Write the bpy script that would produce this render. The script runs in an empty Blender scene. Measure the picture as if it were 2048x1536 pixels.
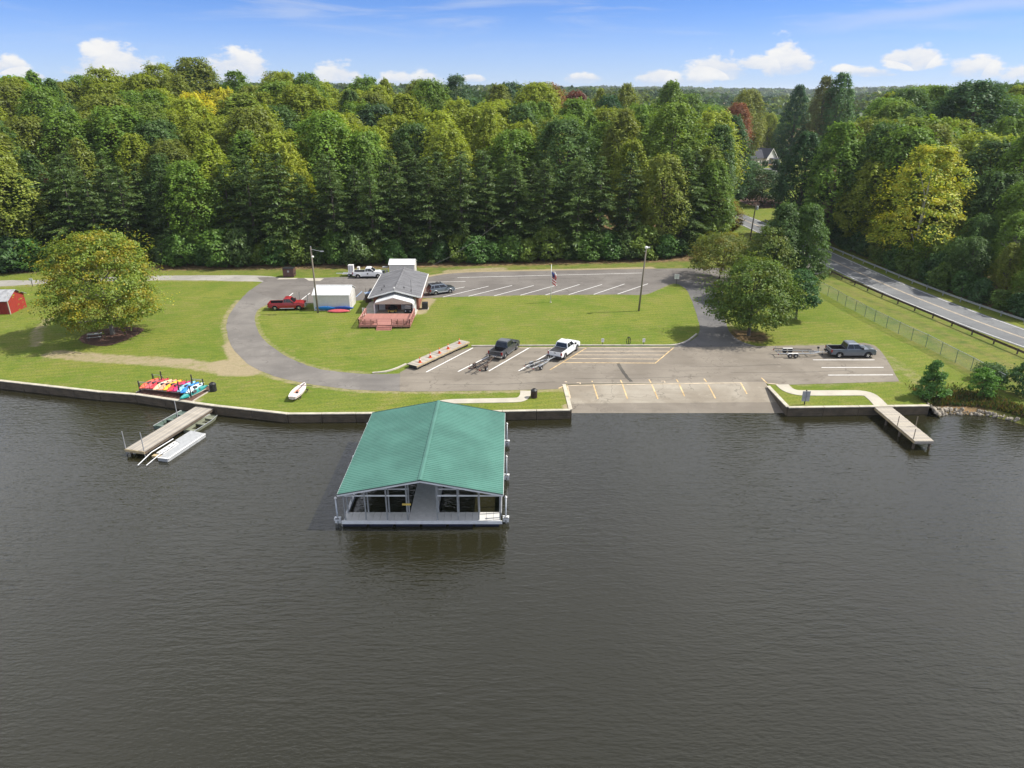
import bpy, math, random
import numpy as np
from mathutils import Vector, Matrix
from mathutils.geometry import tessellate_polygon
R = math.radians
sc = bpy.context.scene
COL = sc.collection

# ------------------------------------------------------------------ camera, sky, sun, exposure
CAM_H, FPX, PITCH = 33.0, 1420.0, R(22.49)       # metres above the water, focal length for a 2048 px frame
cam = bpy.data.cameras.new('camera'); camo = bpy.data.objects.new('camera', cam); COL.objects.link(camo)
camo.location = (0, 0, CAM_H); camo.rotation_euler = (R(90) - PITCH, 0, 0)
cam.sensor_width = 36.0; cam.lens = 36.0 * FPX / 2048.0; cam.clip_start = 0.5; cam.clip_end = 20000
sc.camera = camo
SUN_EL, SUN_AZ = R(50), R(83)                      # azimuth measured from +Y towards +X
sun = bpy.data.lights.new('sun', 'SUN'); sun.energy = 3.8; sun.angle = R(0.53); sun.color = (1.0, 0.95, 0.87)
suno = bpy.data.objects.new('sun', sun); COL.objects.link(suno)
sd = Vector((math.sin(SUN_AZ) * math.cos(SUN_EL), math.cos(SUN_AZ) * math.cos(SUN_EL), math.sin(SUN_EL)))
suno.rotation_euler = (-sd).to_track_quat('-Z', 'Y').to_euler()
suno.location = sd * 200
vs = sc.view_settings; vs.view_transform = 'Standard'; vs.look = 'None'; vs.exposure = 0.8; vs.gamma = 1.0; vs.use_curve_mapping = False
sc.cycles.max_bounces = 6; sc.cycles.diffuse_bounces = 3; sc.cycles.glossy_bounces = 3; sc.cycles.transmission_bounces = 4
sc.cycles.transparent_max_bounces = 6; sc.cycles.volume_bounces = 0
sc.cycles.use_denoising = True; sc.cycles.denoiser = 'OPENIMAGEDENOISE'
try: sc.cycles.sample_clamp_indirect = 4.0
except Exception: pass

SN, CS = math.sin(PITCH), math.cos(PITCH)
def G(px, py, z=1.0):
    """survey helper: where the sight line through a photo pixel meets the level z"""
    u = (px - 1024) / FPX; v = (768 - py) / FPX; t = (CAM_H - z) / (SN - v * CS)
    return (u * t, t * (CS + v * SN))
def at_depth(px, py, y):
    u = (px - 1024) / FPX; v = (768 - py) / FPX; t = y / (CS + v * SN)
    return (u * t, CAM_H - t * (SN - v * CS))
def direction(px, py):
    u = (px - 1024) / FPX; v = (768 - py) / FPX
    d = Vector((u, CS + v * SN, -(SN - v * CS)))
    return math.atan2(d.x, d.y), d.z / math.hypot(d.x, d.y)

class NT:
    """tiny node-building helper"""
    def __init__(s, tree): s.t = tree; s.n = tree.nodes; s.l = tree.links
    def new(s, typ, **kw):
        n = s.n.new(typ)
        for k, v in kw.items(): setattr(n, k, v)
        return n
    def put(s, sock, v):
        if isinstance(v, bpy.types.NodeSocket): s.l.new(v, sock)
        elif isinstance(v, (tuple, list)):
            sock.default_value = tuple(v) + ((1.0,) if len(v) == 3 and len(sock.default_value) == 4 else ())
        else: sock.default_value = v
    def m(s, op, a, b=None, c=None, clamp=False):
        n = s.new('ShaderNodeMath', operation=op, use_clamp=clamp)
        for i, v in enumerate((a, b, c)):
            if v is not None: s.put(n.inputs[i], v)
        return n.outputs[0]
    def mix(s, f, a, b, mode='MIX'):
        n = s.new('ShaderNodeMix', data_type='RGBA', blend_type=mode)
        s.put(n.inputs[0], f); s.put(n.inputs[6], a); s.put(n.inputs[7], b)
        return n.outputs[2]
    def noise(s, vec, scale, detail=3, rough=0.55, dist=0.0):
        n = s.new('ShaderNodeTexNoise'); s.put(n.inputs['Vector'], vec)
        n.inputs['Scale'].default_value = scale; n.inputs['Detail'].default_value = detail
        n.inputs['Roughness'].default_value = rough; n.inputs['Distortion'].default_value = dist
        return n.outputs['Fac']
    def ramp(s, v, lo, hi, a=0.0, b=1.0):
        n = s.new('ShaderNodeMapRange', interpolation_type='SMOOTHSTEP')
        s.put(n.inputs[0], v); s.put(n.inputs[1], lo); s.put(n.inputs[2], hi); s.put(n.inputs[3], a); s.put(n.inputs[4], b)
        return n.outputs[0]
    def mapping(s, vec, scale=(1, 1, 1), rot=(0, 0, 0), loc=(0, 0, 0)):
        n = s.new('ShaderNodeMapping'); s.put(n.inputs[0], vec)
        n.inputs['Location'].default_value = loc; n.inputs['Rotation'].default_value = rot; n.inputs['Scale'].default_value = scale
        return n.outputs[0]
    def comb(s, x, y, z):
        n = s.new('ShaderNodeCombineXYZ'); s.put(n.inputs[0], x); s.put(n.inputs[1], y); s.put(n.inputs[2], z); return n.outputs[0]

# ---- sky with fair-weather cumulus, all by direction
world = bpy.data.worlds.new('World'); sc.world = world; world.use_nodes = True
world.cycles.sampling_method = 'MANUAL'; world.cycles.sample_map_resolution = 256
w = NT(world.node_tree); w.n.clear()
wo = w.new('ShaderNodeOutputWorld'); bg = w.new('ShaderNodeBackground'); bg.inputs[1].default_value = 0.15
w.l.new(bg.outputs[0], wo.inputs[0])
sky = w.new('ShaderNodeTexSky', sky_type='NISHITA'); sky.sun_disc = False
sky.sun_elevation = SUN_EL; sky.sun_rotation = SUN_AZ; sky.altitude = 150; sky.air_density = 0.6; sky.dust_density = 0.0; sky.ozone_density = 6.0
tc = w.new('ShaderNodeTexCoord'); sp = w.new('ShaderNodeSeparateXYZ'); w.l.new(tc.outputs['Generated'], sp.inputs[0])
dx, dy, dz = sp.outputs
az = w.m('ARCTAN2', dx, dy)
hor = w.m('SQRT', w.m('ADD', w.m('MULTIPLY', dx, dx), w.m('MULTIPLY', dy, dy)))
el = w.m('DIVIDE', dz, w.m('MAXIMUM', hor, 0.001))
pv = w.comb(w.m('MULTIPLY', az, 1.0), w.m('MULTIPLY', el, 1.9), 0.0)
n1 = w.noise(pv, 26.0, 5, 0.62); n2 = w.noise(pv, 70.0, 4, 0.6)
nn = w.m('ADD', w.m('MULTIPLY', w.m('SUBTRACT', n1, 0.5), 2.6), w.m('MULTIPLY', w.m('SUBTRACT', n2, 0.5), 0.9))
CLOUDS = [(235, 128, 118, 55), (205, 96, 62, 24), (478, 128, 82, 48), (20, 130, 45, 26), (672, 148, 62, 38), (790, 155, 42, 22), (850, 155, 44, 24), (212, 152, 20, 11),
          (1163, 154, 48, 16), (1318, 152, 60, 26), (1432, 132, 88, 34), (1570, 112, 64, 48), (1540, 122, 110, 20), (1392, 158, 46, 16),
          (1822, 112, 84, 34), (1952, 132, 78, 32), (1740, 142, 60, 14), (2040, 145, 60, 30), (945, 155, 26, 10), (60, 152, 40, 12), (1690, 136, 40, 10)]
dens = None; hi = None
for (px, py, rw, rh) in CLOUDS:
    a0, e0 = direction(px, py + rh * 0.5); a1, _ = direction(px + rw, py); _, e1 = direction(px, py - rh * 0.9)
    wa, he = abs(a1 - a0), max(0.004, e1 - e0)
    ua = w.m('DIVIDE', w.m('SUBTRACT', az, a0), wa)
    ue = w.m('DIVIDE', w.m('SUBTRACT', el, e0), he)
    ued = w.m('MAXIMUM', ue, w.m('MULTIPLY', ue, -3.2))
    f = w.m('SUBTRACT', 1.0, w.m('SQRT', w.m('ADD', w.m('MULTIPLY', ua, ua), w.m('MULTIPLY', ued, ued))))
    dens = f if dens is None else w.m('MAXIMUM', dens, f)
    t = w.m('MULTIPLY', w.m('GREATER_THAN', f, -0.5), ue)
    hi = t if hi is None else w.m('MAXIMUM', hi, t)
# the same kind of clouds carry on all round the horizon
cell = w.noise(w.comb(w.m('MULTIPLY', az, 1.0), w.m('MULTIPLY', el, 3.0), 7.0), 4.2, 2, 0.5)
band = w.m('MULTIPLY', w.ramp(el, 0.015, 0.05), w.ramp(el, 0.24, 0.10))
out = w.ramp(w.m('ABSOLUTE', az), 0.66, 0.80)
gen = w.m('MULTIPLY', w.m('SUBTRACT', w.m('MULTIPLY', w.m('MULTIPLY', cell, band), 2.4), 0.95), out)
gen = w.m('ADD', gen, w.m('MULTIPLY', w.m('SUBTRACT', out, 1.0), 3.0))
dens = w.m('MAXIMUM', dens, gen)
mask = w.ramp(w.m('ADD', dens, w.m('MULTIPLY', nn, 0.52)), 0.08, 0.40)
mask = w.m('MULTIPLY', mask, w.ramp(el, -0.002, 0.012))
lit = w.m('ADD', w.m('MULTIPLY', w.ramp(hi, -0.2, 0.8), 0.65), w.m('MULTIPLY', w.ramp(nn, -0.5, 0.7), 0.45), clamp=True)
mask = w.m('MULTIPLY', mask, w.ramp(lit, 0.0, 0.55, 0.30, 1.0))
ccol = w.mix(lit, (2.5, 2.72, 3.2), (3.75, 3.68, 3.55))
ci = w.noise(w.mapping(w.comb(az, el, 0.0), (1.4, 13.0, 1.0), (0, 0, R(9))), 3.1, 5, 0.6, 0.6)
cim = w.m('MULTIPLY', w.ramp(ci, 0.47, 0.72), w.m('MULTIPLY', w.ramp(el, 0.03, 0.10), 0.42))
hic = w.noise(w.mapping(tc.outputs['Generated'], (1.2, 3.0, 1.0)), 2.2, 5, 0.6, 0.4)
fill_veil = w.m('MULTIPLY', w.ramp(hic, 0.30, 0.60, 0.45, 1.0), w.m('MULTIPLY', w.ramp(el, 0.13, 0.36), w.ramp(el, 0.5, 1.5, 0.92, 0.36)))  # unseen bright veil above the view, added for fill light and greyer reflections
# a contrail-like streak in the view, upper corner
sa0, se0 = direction(1640, 52); sa1, se1 = direction(2040, 2)
slope = (se1 - se0) / (sa1 - sa0)
off = w.m('SUBTRACT', w.m('SUBTRACT', el, se0), w.m('MULTIPLY', w.m('SUBTRACT', az, sa0), slope))
off = w.m('ADD', off, w.m('MULTIPLY', w.m('SUBTRACT', w.noise(pv, 9.0, 4), 0.5), 0.02))
stre = w.m('MULTIPLY', w.ramp(w.m('ABSOLUTE', off), 0.014, 0.0), w.m('MULTIPLY', w.ramp(az, sa0 - 0.08, sa0 + 0.10), w.ramp(az, 1.3, 0.9)))
cim = w.m('MAXIMUM', cim, w.m('MULTIPLY', stre, 0.42))
skyc = w.mix(1.0, sky.outputs[0], (0.35, 0.42, 0.56), 'MULTIPLY')
skyc = w.mix(w.ramp(el, 0.11, 0.0, 0.0, 0.5), skyc, (2.35, 2.55, 3.05))
skyc = w.mix(cim, skyc, (2.7, 2.9, 3.3))
skyc = w.mix(fill_veil, skyc, (5.2, 5.3, 5.5))
w.l.new(w.mix(w.m('MULTIPLY', mask, 0.93), skyc, ccol), bg.inputs[0])

# ------------------------------------------------------------------ materials
MATS = {}
def new_mat(name):
    m = bpy.data.materials.new(name); m.use_nodes = True; t = NT(m.node_tree)
    bs = t.n['Principled BSDF']; MATS[name] = m
    return m, t, bs
def mat(name, col, rough=0.6, var=0.18, scale=3.0, metal=0.0, bump=0.0, bscale=None, col2=None, spec=0.5, coat=0.0, streak=None, wpos=False):
    m, t, bs = new_mat(name)
    if wpos: v = t.new('ShaderNodeNewGeometry').outputs['Position']
    else: v = t.new('ShaderNodeTexCoord').outputs['Object']
    if streak: v2 = t.mapping(v, streak)
    else: v2 = v
    n = t.noise(v2, scale, 5, 0.6)
    dark = tuple(c * (1 - var) for c in col); lite = tuple(min(1, c * (1 + var)) for c in (col2 or col))
    c = t.mix(t.ramp(n, 0.3, 0.7), dark, lite)
    n2 = t.noise(v, scale * 9, 3, 0.6)
    c = t.mix(t.m('MULTIPLY', n2, min(1, var * 1.2)), c, tuple(x * 0.6 for x in col))
    t.put(bs.inputs['Base Color'], c)
    bs.inputs['Roughness'].default_value = rough; bs.inputs['Metallic'].default_value = metal
    bs.inputs['Specular IOR Level'].default_value = spec
    if coat: bs.inputs['Coat Weight'].default_value = coat; bs.inputs['Coat Roughness'].default_value = 0.08
    if bump:
        b = t.new('ShaderNodeBump'); b.inputs['Strength'].default_value = bump; b.inputs['Distance'].default_value = 0.02
        t.put(b.inputs['Height'], t.noise(v2, bscale or scale * 6, 4, 0.6)); t.l.new(b.outputs[0], bs.inputs['Normal'])
    return m

mat('white_paint', (0.74, 0.73, 0.70), 0.5, 0.06, 2.0)
mat('white_metal', (0.70, 0.71, 0.70), 0.45, 0.07, 1.5)
mat('grey_metal', (0.42, 0.43, 0.44), 0.4, 0.12, 3.0, 0.5)
mat('galvanised', (0.45, 0.47, 0.48), 0.42, 0.12, 4.0, 0.6)
mat('rusty_steel', (0.11, 0.075, 0.055), 0.75, 0.3, 3.0, 0.2)
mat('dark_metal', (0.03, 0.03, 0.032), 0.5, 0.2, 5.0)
mat('green_metal', (0.10, 0.16, 0.13), 0.5, 0.15, 5.0, 0.2)
mat('black_plastic', (0.018, 0.018, 0.02), 0.5, 0.2, 6.0)
mat('rubber', (0.02, 0.02, 0.021), 0.85, 0.2, 8.0)
mat('glass_dark', (0.012, 0.015, 0.018), 0.06, 0.1, 2.0, spec=0.6)
mat('chrome', (0.62, 0.63, 0.64), 0.22, 0.06, 4.0, 0.9)
mat('paint_red', (0.30, 0.012, 0.016), 0.3, 0.05, 2.0, coat=0.7)
mat('paint_white', (0.75, 0.76, 0.76), 0.32, 0.03, 2.0, coat=0.5)
mat('paint_charcoal', (0.055, 0.06, 0.068), 0.3, 0.06, 2.0, 0.35, coat=0.7)
mat('paint_bluegrey', (0.135, 0.155, 0.185), 0.3, 0.05, 2.0, 0.35, coat=0.7)
mat('paint_suv', (0.15, 0.175, 0.21), 0.3, 0.05, 2.0, 0.3, coat=0.7)
mat('paint_silver', (0.45, 0.47, 0.49), 0.35, 0.05, 2.0, 0.4, coat=0.4)
mat('bed_liner', (0.02, 0.02, 0.022), 0.8, 0.25, 6.0)
mat('lamp_clear', (0.75, 0.77, 0.78), 0.12, 0.05, 9.0)
mat('lamp_red', (0.25, 0.01, 0.01), 0.2, 0.1, 9.0)
mat('concrete', (0.47, 0.43, 0.36), 0.85, 0.14, 0.8, bump=0.2, wpos=True)
mat('concrete_pale', (0.43, 0.395, 0.32), 0.85, 0.10, 0.7, bump=0.15, wpos=True)
mat('kerb_concrete', (0.46, 0.42, 0.36), 0.85, 0.15, 1.2, wpos=True)
mat('wood_grey', (0.36, 0.325, 0.275), 0.85, 0.22, 1.5, streak=(6, 0.7, 6), bump=0.25)
mat('wood_grey_b', (0.29, 0.265, 0.23), 0.85, 0.22, 1.5, streak=(6, 0.7, 6), bump=0.25)
mat('wood_grey_c', (0.42, 0.375, 0.30), 0.85, 0.20, 1.5, streak=(6, 0.7, 6), bump=0.25)
mat('wood_fresh', (0.46, 0.36, 0.20), 0.8, 0.2, 2.0)
mat('wood_dark', (0.11, 0.085, 0.06), 0.85, 0.25, 2.0)
mat('pole_wood', (0.20, 0.17, 0.13), 0.85, 0.25, 2.0, streak=(8, 8, 0.6))
mat('wall_timber', (0.100, 0.078, 0.050), 0.9, 0.35, 1.0, bump=0.5, bscale=5, wpos=True)
mat('wall_cap', (0.46, 0.42, 0.33), 0.85, 0.18, 1.2, wpos=True)
mat('deck_red', (0.320, 0.140, 0.112), 0.75, 0.14, 2.0, streak=(1, 6, 6))
mat('deck_red_b', (0.42, 0.19, 0.150), 0.75, 0.14, 2.0)
mat('deck_red_dark', (0.28, 0.10, 0.075), 0.75, 0.2, 2.0)
mat('shingle_grey', (0.145, 0.145, 0.152), 0.9, 0.35, 0.9, streak=(0.6, 2.5, 1), bump=0.3, bscale=14)
mat('shingle_dark', (0.035, 0.037, 0.05), 0.9, 0.2, 2.0)
mat('brick_red', (0.24, 0.095, 0.065), 0.85, 0.25, 3.0)
mat('brick_tan', (0.36, 0.21, 0.14), 0.85, 0.25, 3.0)
mat('siding_beige', (0.50, 0.44, 0.35), 0.6, 0.08, 2.0, streak=(1, 1, 8))
mat('siding_white', (0.62, 0.61, 0.57), 0.55, 0.06, 2.0)
mat('siding_red', (0.30, 0.028, 0.018), 0.7, 0.2, 2.0, streak=(8, 8, 0.6))
mat('roof_tin', (0.34, 0.345, 0.35), 0.6, 0.25, 1.5)
mat('roof_green', (0.052, 0.155, 0.118), 0.42, 0.07, 0.35, bump=0.0, spec=0.5, col2=(0.066, 0.185, 0.142), wpos=True)
mat('roof_green_edge', (0.02, 0.055, 0.045), 0.5, 0.1, 1.0)
mat('deck_white', (0.58, 0.57, 0.54), 0.6, 0.09, 2.0)
mat('float_blue', (0.012, 0.016, 0.04), 0.5, 0.2, 3.0)
mat('sign_yellow', (0.62, 0.45, 0.10), 0.6, 0.15, 5.0)
mat('sign_grey', (0.36, 0.37, 0.37), 0.6, 0.12, 3.0)
mat('line_white', (0.72, 0.71, 0.68), 0.8, 0.12, 2.0, wpos=True)
mat('line_yellow', (0.56, 0.38, 0.17), 0.85, 0.3, 1.3, wpos=True, col2=(0.60, 0.45, 0.24))
mat('line_pale', (0.56, 0.45, 0.31), 0.8, 0.25, 1.3, wpos=True)
mat('line_blue', (0.28, 0.38, 0.55), 0.8, 0.2, 2.0, wpos=True)
mat('cone_orange', (0.75, 0.13, 0.035), 0.5, 0.1, 4.0)
mat('dumpster_brown', (0.10, 0.05, 0.042), 0.6, 0.25, 2.0)
mat('can_brown', (0.055, 0.032, 0.024), 0.7, 0.25, 4.0)
mat('bark', (0.11, 0.09, 0.07), 0.95, 0.3, 2.0, streak=(3, 3, 0.5), bump=0.5)
mat('bark_grey', (0.22, 0.20, 0.17), 0.95, 0.3, 2.0, streak=(3, 3, 0.5), bump=0.5)
mat('bark_pale', (0.48, 0.45, 0.38), 0.9, 0.25, 1.5)
mat('twig_grey', (0.20, 0.18, 0.16), 0.95, 0.25, 2.0)
mat('stone', (0.30, 0.265, 0.21), 0.9, 0.45, 1.5, bump=0.4, wpos=True)
mat('mulch', (0.105, 0.052, 0.035), 0.95, 0.4, 3.0, bump=0.8, bscale=12, wpos=True)
mat('seat_pale', (0.55, 0.54, 0.50), 0.6, 0.08, 4.0)
mat('cloth_red', (0.45, 0.03, 0.04), 0.8, 0.1, 4.0)
mat('cloth_white', (0.72, 0.71, 0.70), 0.8, 0.08, 4.0)
mat('cloth_blue', (0.03, 0.05, 0.2), 0.8, 0.1, 4.0)
for nme, c in dict(k_orange=(0.70, 0.13, 0.06), k_red=(0.55, 0.035, 0.05), k_cream=(0.72, 0.50, 0.30), k_yellow=(0.75, 0.42, 0.02), k_magenta=(0.45, 0.02, 0.12),
                   k_sky=(0.25, 0.55, 0.72), k_blue=(0.01, 0.20, 0.60), k_white=(0.60, 0.70, 0.75), k_teal=(0.02, 0.26, 0.24), k_peach=(0.72, 0.30, 0.18), k_deep=(0.015, 0.09, 0.40), k_rose=(0.50, 0.09, 0.10),
                   boat_olive=(0.19, 0.20, 0.14), boat_green=(0.10, 0.14, 0.115), boat_pink=(0.66, 0.55, 0.52)).items():
    mat(nme, c, 0.4, 0.08, 2.0)

def asphalt(name, col, col2, patch=0.9):
    m, t, bs = new_mat(name)
    pos = t.new('ShaderNodeNewGeometry').outputs['Position']
    a = t.noise(pos, 0.16, 5, 0.6, 0.3); b = t.noise(t.mapping(pos, (0.12, 0.9, 1)), 0.9, 5, 0.65); c = t.noise(pos, 14.0, 3, 0.7)
    k = t.mix(t.ramp(a, 0.33, 0.66), col, col2)
    k = t.mix(t.m('MULTIPLY', t.ramp(b, 0.45, 0.75), 0.5 * patch), k, tuple(x * 0.66 for x in col))
    st = t.noise(pos, 0.55, 5, 0.7)
    k = t.mix(t.m('MULTIPLY', t.ramp(st, 0.56, 0.72), 0.55), k, tuple(x * 0.62 for x in col))
    k = t.mix(t.m('MULTIPLY', t.ramp(st, 0.40, 0.30), 0.4), k, tuple(min(1, x * 1.25) for x in col2))
    k = t.mix(t.m('MULTIPLY', c, 0.35), k, tuple(x * 0.55 for x in col))
    vo = t.new('ShaderNodeTexVoronoi', feature='DISTANCE_TO_EDGE'); vo.inputs['Scale'].default_value = 0.16
    wv = t.new('ShaderNodeVectorMath', operation='ADD'); t.l.new(pos, wv.inputs[0])
    nz = t.new('ShaderNodeTexNoise'); nz.inputs['Scale'].default_value = 0.8; t.l.new(pos, nz.inputs['Vector'])
    sc_ = t.new('ShaderNodeVectorMath', operation='SCALE'); t.l.new(nz.outputs['Color'], sc_.inputs[0]); sc_.inputs['Scale'].default_value = 2.5
    t.l.new(sc_.outputs[0], wv.inputs[1]); t.l.new(wv.outputs[0], vo.inputs['Vector'])
    crack = t.ramp(vo.outputs['Distance'], 0.012, 0.002)
    k = t.mix(t.m('MULTIPLY', crack, t.m('MULTIPLY', t.ramp(a, 0.4, 0.6), 0.55)), k, tuple(x * 0.45 for x in col))
    t.put(bs.inputs['Base Color'], k); bs.inputs['Roughness'].default_value = 0.9; bs.inputs['Specular IOR Level'].default_value = 0.25
    return m
asphalt('asphalt_front', (0.190, 0.165, 0.132), (0.255, 0.225, 0.182))
asphalt('asphalt_back', (0.148, 0.134, 0.120), (0.205, 0.188, 0.168))
asphalt('asphalt_drive', (0.160, 0.148, 0.134), (0.228, 0.211, 0.188), 0.7)
asphalt('asphalt_dark', (0.105, 0.103, 0.104), (0.165, 0.158, 0.150), 0.6)
asphalt('asphalt_road', (0.145, 0.150, 0.154), (0.195, 0.200, 0.200), 0.5)
asphalt('gravel', (0.28, 0.265, 0.235), (0.38, 0.36, 0.32), 0.3)
asphalt('ramp_concrete', (0.250, 0.215, 0.165), (0.37, 0.335, 0.270), 0.9)

# leaves: the object colour is the tree's own leaf colour, the 'tint' attribute the difference from leaf to leaf, plus painted hollow shade on crown skins
def leaf_mat(name, trans=0.3):
    m = bpy.data.materials.new(name); m.use_nodes = True; t = NT(m.node_tree); t.n.clear(); MATS[name] = m
    o = t.new('ShaderNodeOutputMaterial'); oi = t.new('ShaderNodeObjectInfo')
    at = t.new('ShaderNodeAttribute'); at.attribute_name = 'tint'
    c = t.mix(1.0, oi.outputs['Color'], at.outputs['Color'], 'MULTIPLY')
    d = t.new('ShaderNodeBsdfDiffuse'); tr = t.new('ShaderNodeBsdfTranslucent'); mx = t.new('ShaderNodeMixShader')
    t.put(d.inputs[0], c); t.put(tr.inputs[0], t.mix(1.0, c, (1.25, 1.2, 0.6), 'MULTIPLY')); mx.inputs[0].default_value = trans
    t.l.new(d.outputs[0], mx.inputs[1]); t.l.new(tr.outputs[0], mx.inputs[2])
    gl = t.new('ShaderNodeBsdfGlossy'); gl.inputs['Roughness'].default_value = 0.5; gl.inputs[0].default_value = (0.8, 0.85, 0.8, 1)
    m2 = t.new('ShaderNodeMixShader'); m2.inputs[0].default_value = 0.025
    t.l.new(mx.outputs[0], m2.inputs[1]); t.l.new(gl.outputs[0], m2.inputs[2]); t.l.new(m2.outputs[0], o.inputs[0])
    return m
leaf_mat('leaf', 0.40); leaf_mat('needle', 0.30)

# grass: attributes on the ground mesh carry where it is worn (dirt), straw-strewn (straw), or long (rough)
m, t, bs = new_mat('ground')
pos = t.new('ShaderNodeNewGeometry').outputs['Position']
def attr(nm):
    a = t.new('ShaderNodeAttribute'); a.attribute_name = nm; return a.outputs['Fac']
g1 = t.noise(pos, 0.11, 4, 0.6); g2 = t.noise(pos, 0.55, 5, 0.65); g3 = t.noise(pos, 5.0, 4, 0.75)
wv = t.new('ShaderNodeTexWave', wave_type='BANDS', bands_direction='Y'); wv.inputs['Scale'].default_value = 0.28; wv.inputs['Distortion'].default_value = 2.2; wv.inputs['Detail'].default_value = 2; wv.inputs['Detail Scale'].default_value = 0.4
t.put(wv.inputs['Vector'], t.mapping(pos, (1, 1, 1), (0, 0, R(-14))))
k = t.mix(t.ramp(g1, 0.32, 0.68), (0.135, 0.190, 0.020), (0.215, 0.228, 0.038))
k = t.mix(t.m('MULTIPLY', t.ramp(g2, 0.48, 0.72), 0.65), k, (0.265, 0.225, 0.078))
gs = t.noise(t.mapping(pos, (0.35, 2.2, 1), (0, 0, R(-12))), 0.9, 5, 0.7)
k = t.mix(t.m('MULTIPLY', t.ramp(gs, 0.50, 0.70), 0.55), k, (0.240, 0.225, 0.075))
k = t.mix(t.m('MULTIPLY', t.ramp(gs, 0.46, 0.30), 0.45), k, (0.075, 0.125, 0.014))
k = t.mix(t.m('MULTIPLY', t.ramp(g2, 0.45, 0.28), 0.55), k, (0.072, 0.135, 0.016))
k = t.mix(t.m('MULTIPLY', wv.outputs['Fac'], 0.30), k, (0.095, 0.155, 0.020))
k = t.mix(t.m('MULTIPLY', t.ramp(g3, 0.38, 0.68), 0.70), k, (0.055, 0.082, 0.010))
k = t.mix(t.m('MULTIPLY', attr('rough'), 0.85), k, t.mix(t.ramp(g2, 0.35, 0.65), (0.065, 0.095, 0.022), (0.17, 0.15, 0.05)))
dsum = t.m('ADD', attr('dirt'), t.m('MULTIPLY', t.m('SUBTRACT', t.noise(pos, 1.3, 6, 0.75), 0.5), 1.1))
dm = t.m('MULTIPLY', t.m('MULTIPLY', t.ramp(dsum, 0.30, 0.85), t.ramp(attr('dirt'), 0.0, 0.08)), 0.88)
k = t.mix(dm, k, t.mix(t.noise(pos, 2.2, 5, 0.7), (0.235, 0.185, 0.110), (0.40, 0.325, 0.215)))
ssum = t.m('ADD', attr('straw'), t.m('MULTIPLY', t.m('SUBTRACT', t.noise(pos, 0.7, 5, 0.7), 0.5), 0.9))
sm = t.m('MULTIPLY', t.ramp(ssum, 0.3, 0.7), t.ramp(attr('straw'), 0.0, 0.08))
k = t.mix(sm, k, t.mix(t.ramp(t.noise(pos, 1.1, 5, 0.7), 0.35, 0.65), (0.075, 0.058, 0.026), (0.23, 0.15, 0.075)))
t.put(bs.inputs['Base Color'], k); bs.inputs['Roughness'].default_value = 0.95; bs.inputs['Specular IOR Level'].default_value = 0.15
b = t.new('ShaderNodeBump'); b.inputs['Strength'].default_value = 0.7; b.inputs['Distance'].default_value = 0.12
t.put(b.inputs['Height'], t.m('ADD', g3, t.m('MULTIPLY', g2, 0.6))); t.l.new(b.outputs[0], bs.inputs['Normal'])

# water: murky brown body, wind ripples
m, t, bs = new_mat('water')
pos = t.new('ShaderNodeNewGeometry').outputs['Position']
r1 = t.noise(t.mapping(pos, (0.45, 1.5, 1), (0, 0, R(-14))), 1.15, 3, 0.55, 0.5)
r2 = t.noise(t.mapping(pos, (0.8, 1.9, 1), (0, 0, R(24))), 2.6, 2, 0.5, 0.3)
sw = t.noise(pos, 0.06, 3, 0.5)
r3 = t.noise(t.mapping(pos, (0.30, 2.0, 1), (0, 0, R(-38))), 1.5, 3, 0.55, 0.4); sw2 = t.noise(t.mapping(pos, (1, 0.5, 1), (0, 0, 0), (40, 0, 0)), 0.035, 3, 0.5)
hgt = t.m('ADD', t.m('ADD', t.m('MULTIPLY', r1, t.ramp(sw, 0.35, 0.65, 0.25, 1.0)), t.m('MULTIPLY', r2, 0.42)), t.m('MULTIPLY', r3, t.ramp(sw2, 0.42, 0.6, 0.1, 0.8)))
b = t.new('ShaderNodeBump'); b.inputs['Strength'].default_value = 0.7; b.inputs['Distance'].default_value = 0.10
t.put(b.inputs['Height'], hgt); t.l.new(b.outputs[0], bs.inputs['Normal'])
mk = t.noise(pos, 0.035, 4, 0.6)
t.put(bs.inputs['Base Color'], t.mix(mk, (0.0145, 0.0138, 0.0062), (0.0205, 0.0190, 0.0085)))
bs.inputs['Roughness'].default_value = 0.05; bs.inputs['IOR'].default_value = 1.58; bs.inputs['Specular IOR Level'].default_value = 0.5

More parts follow.
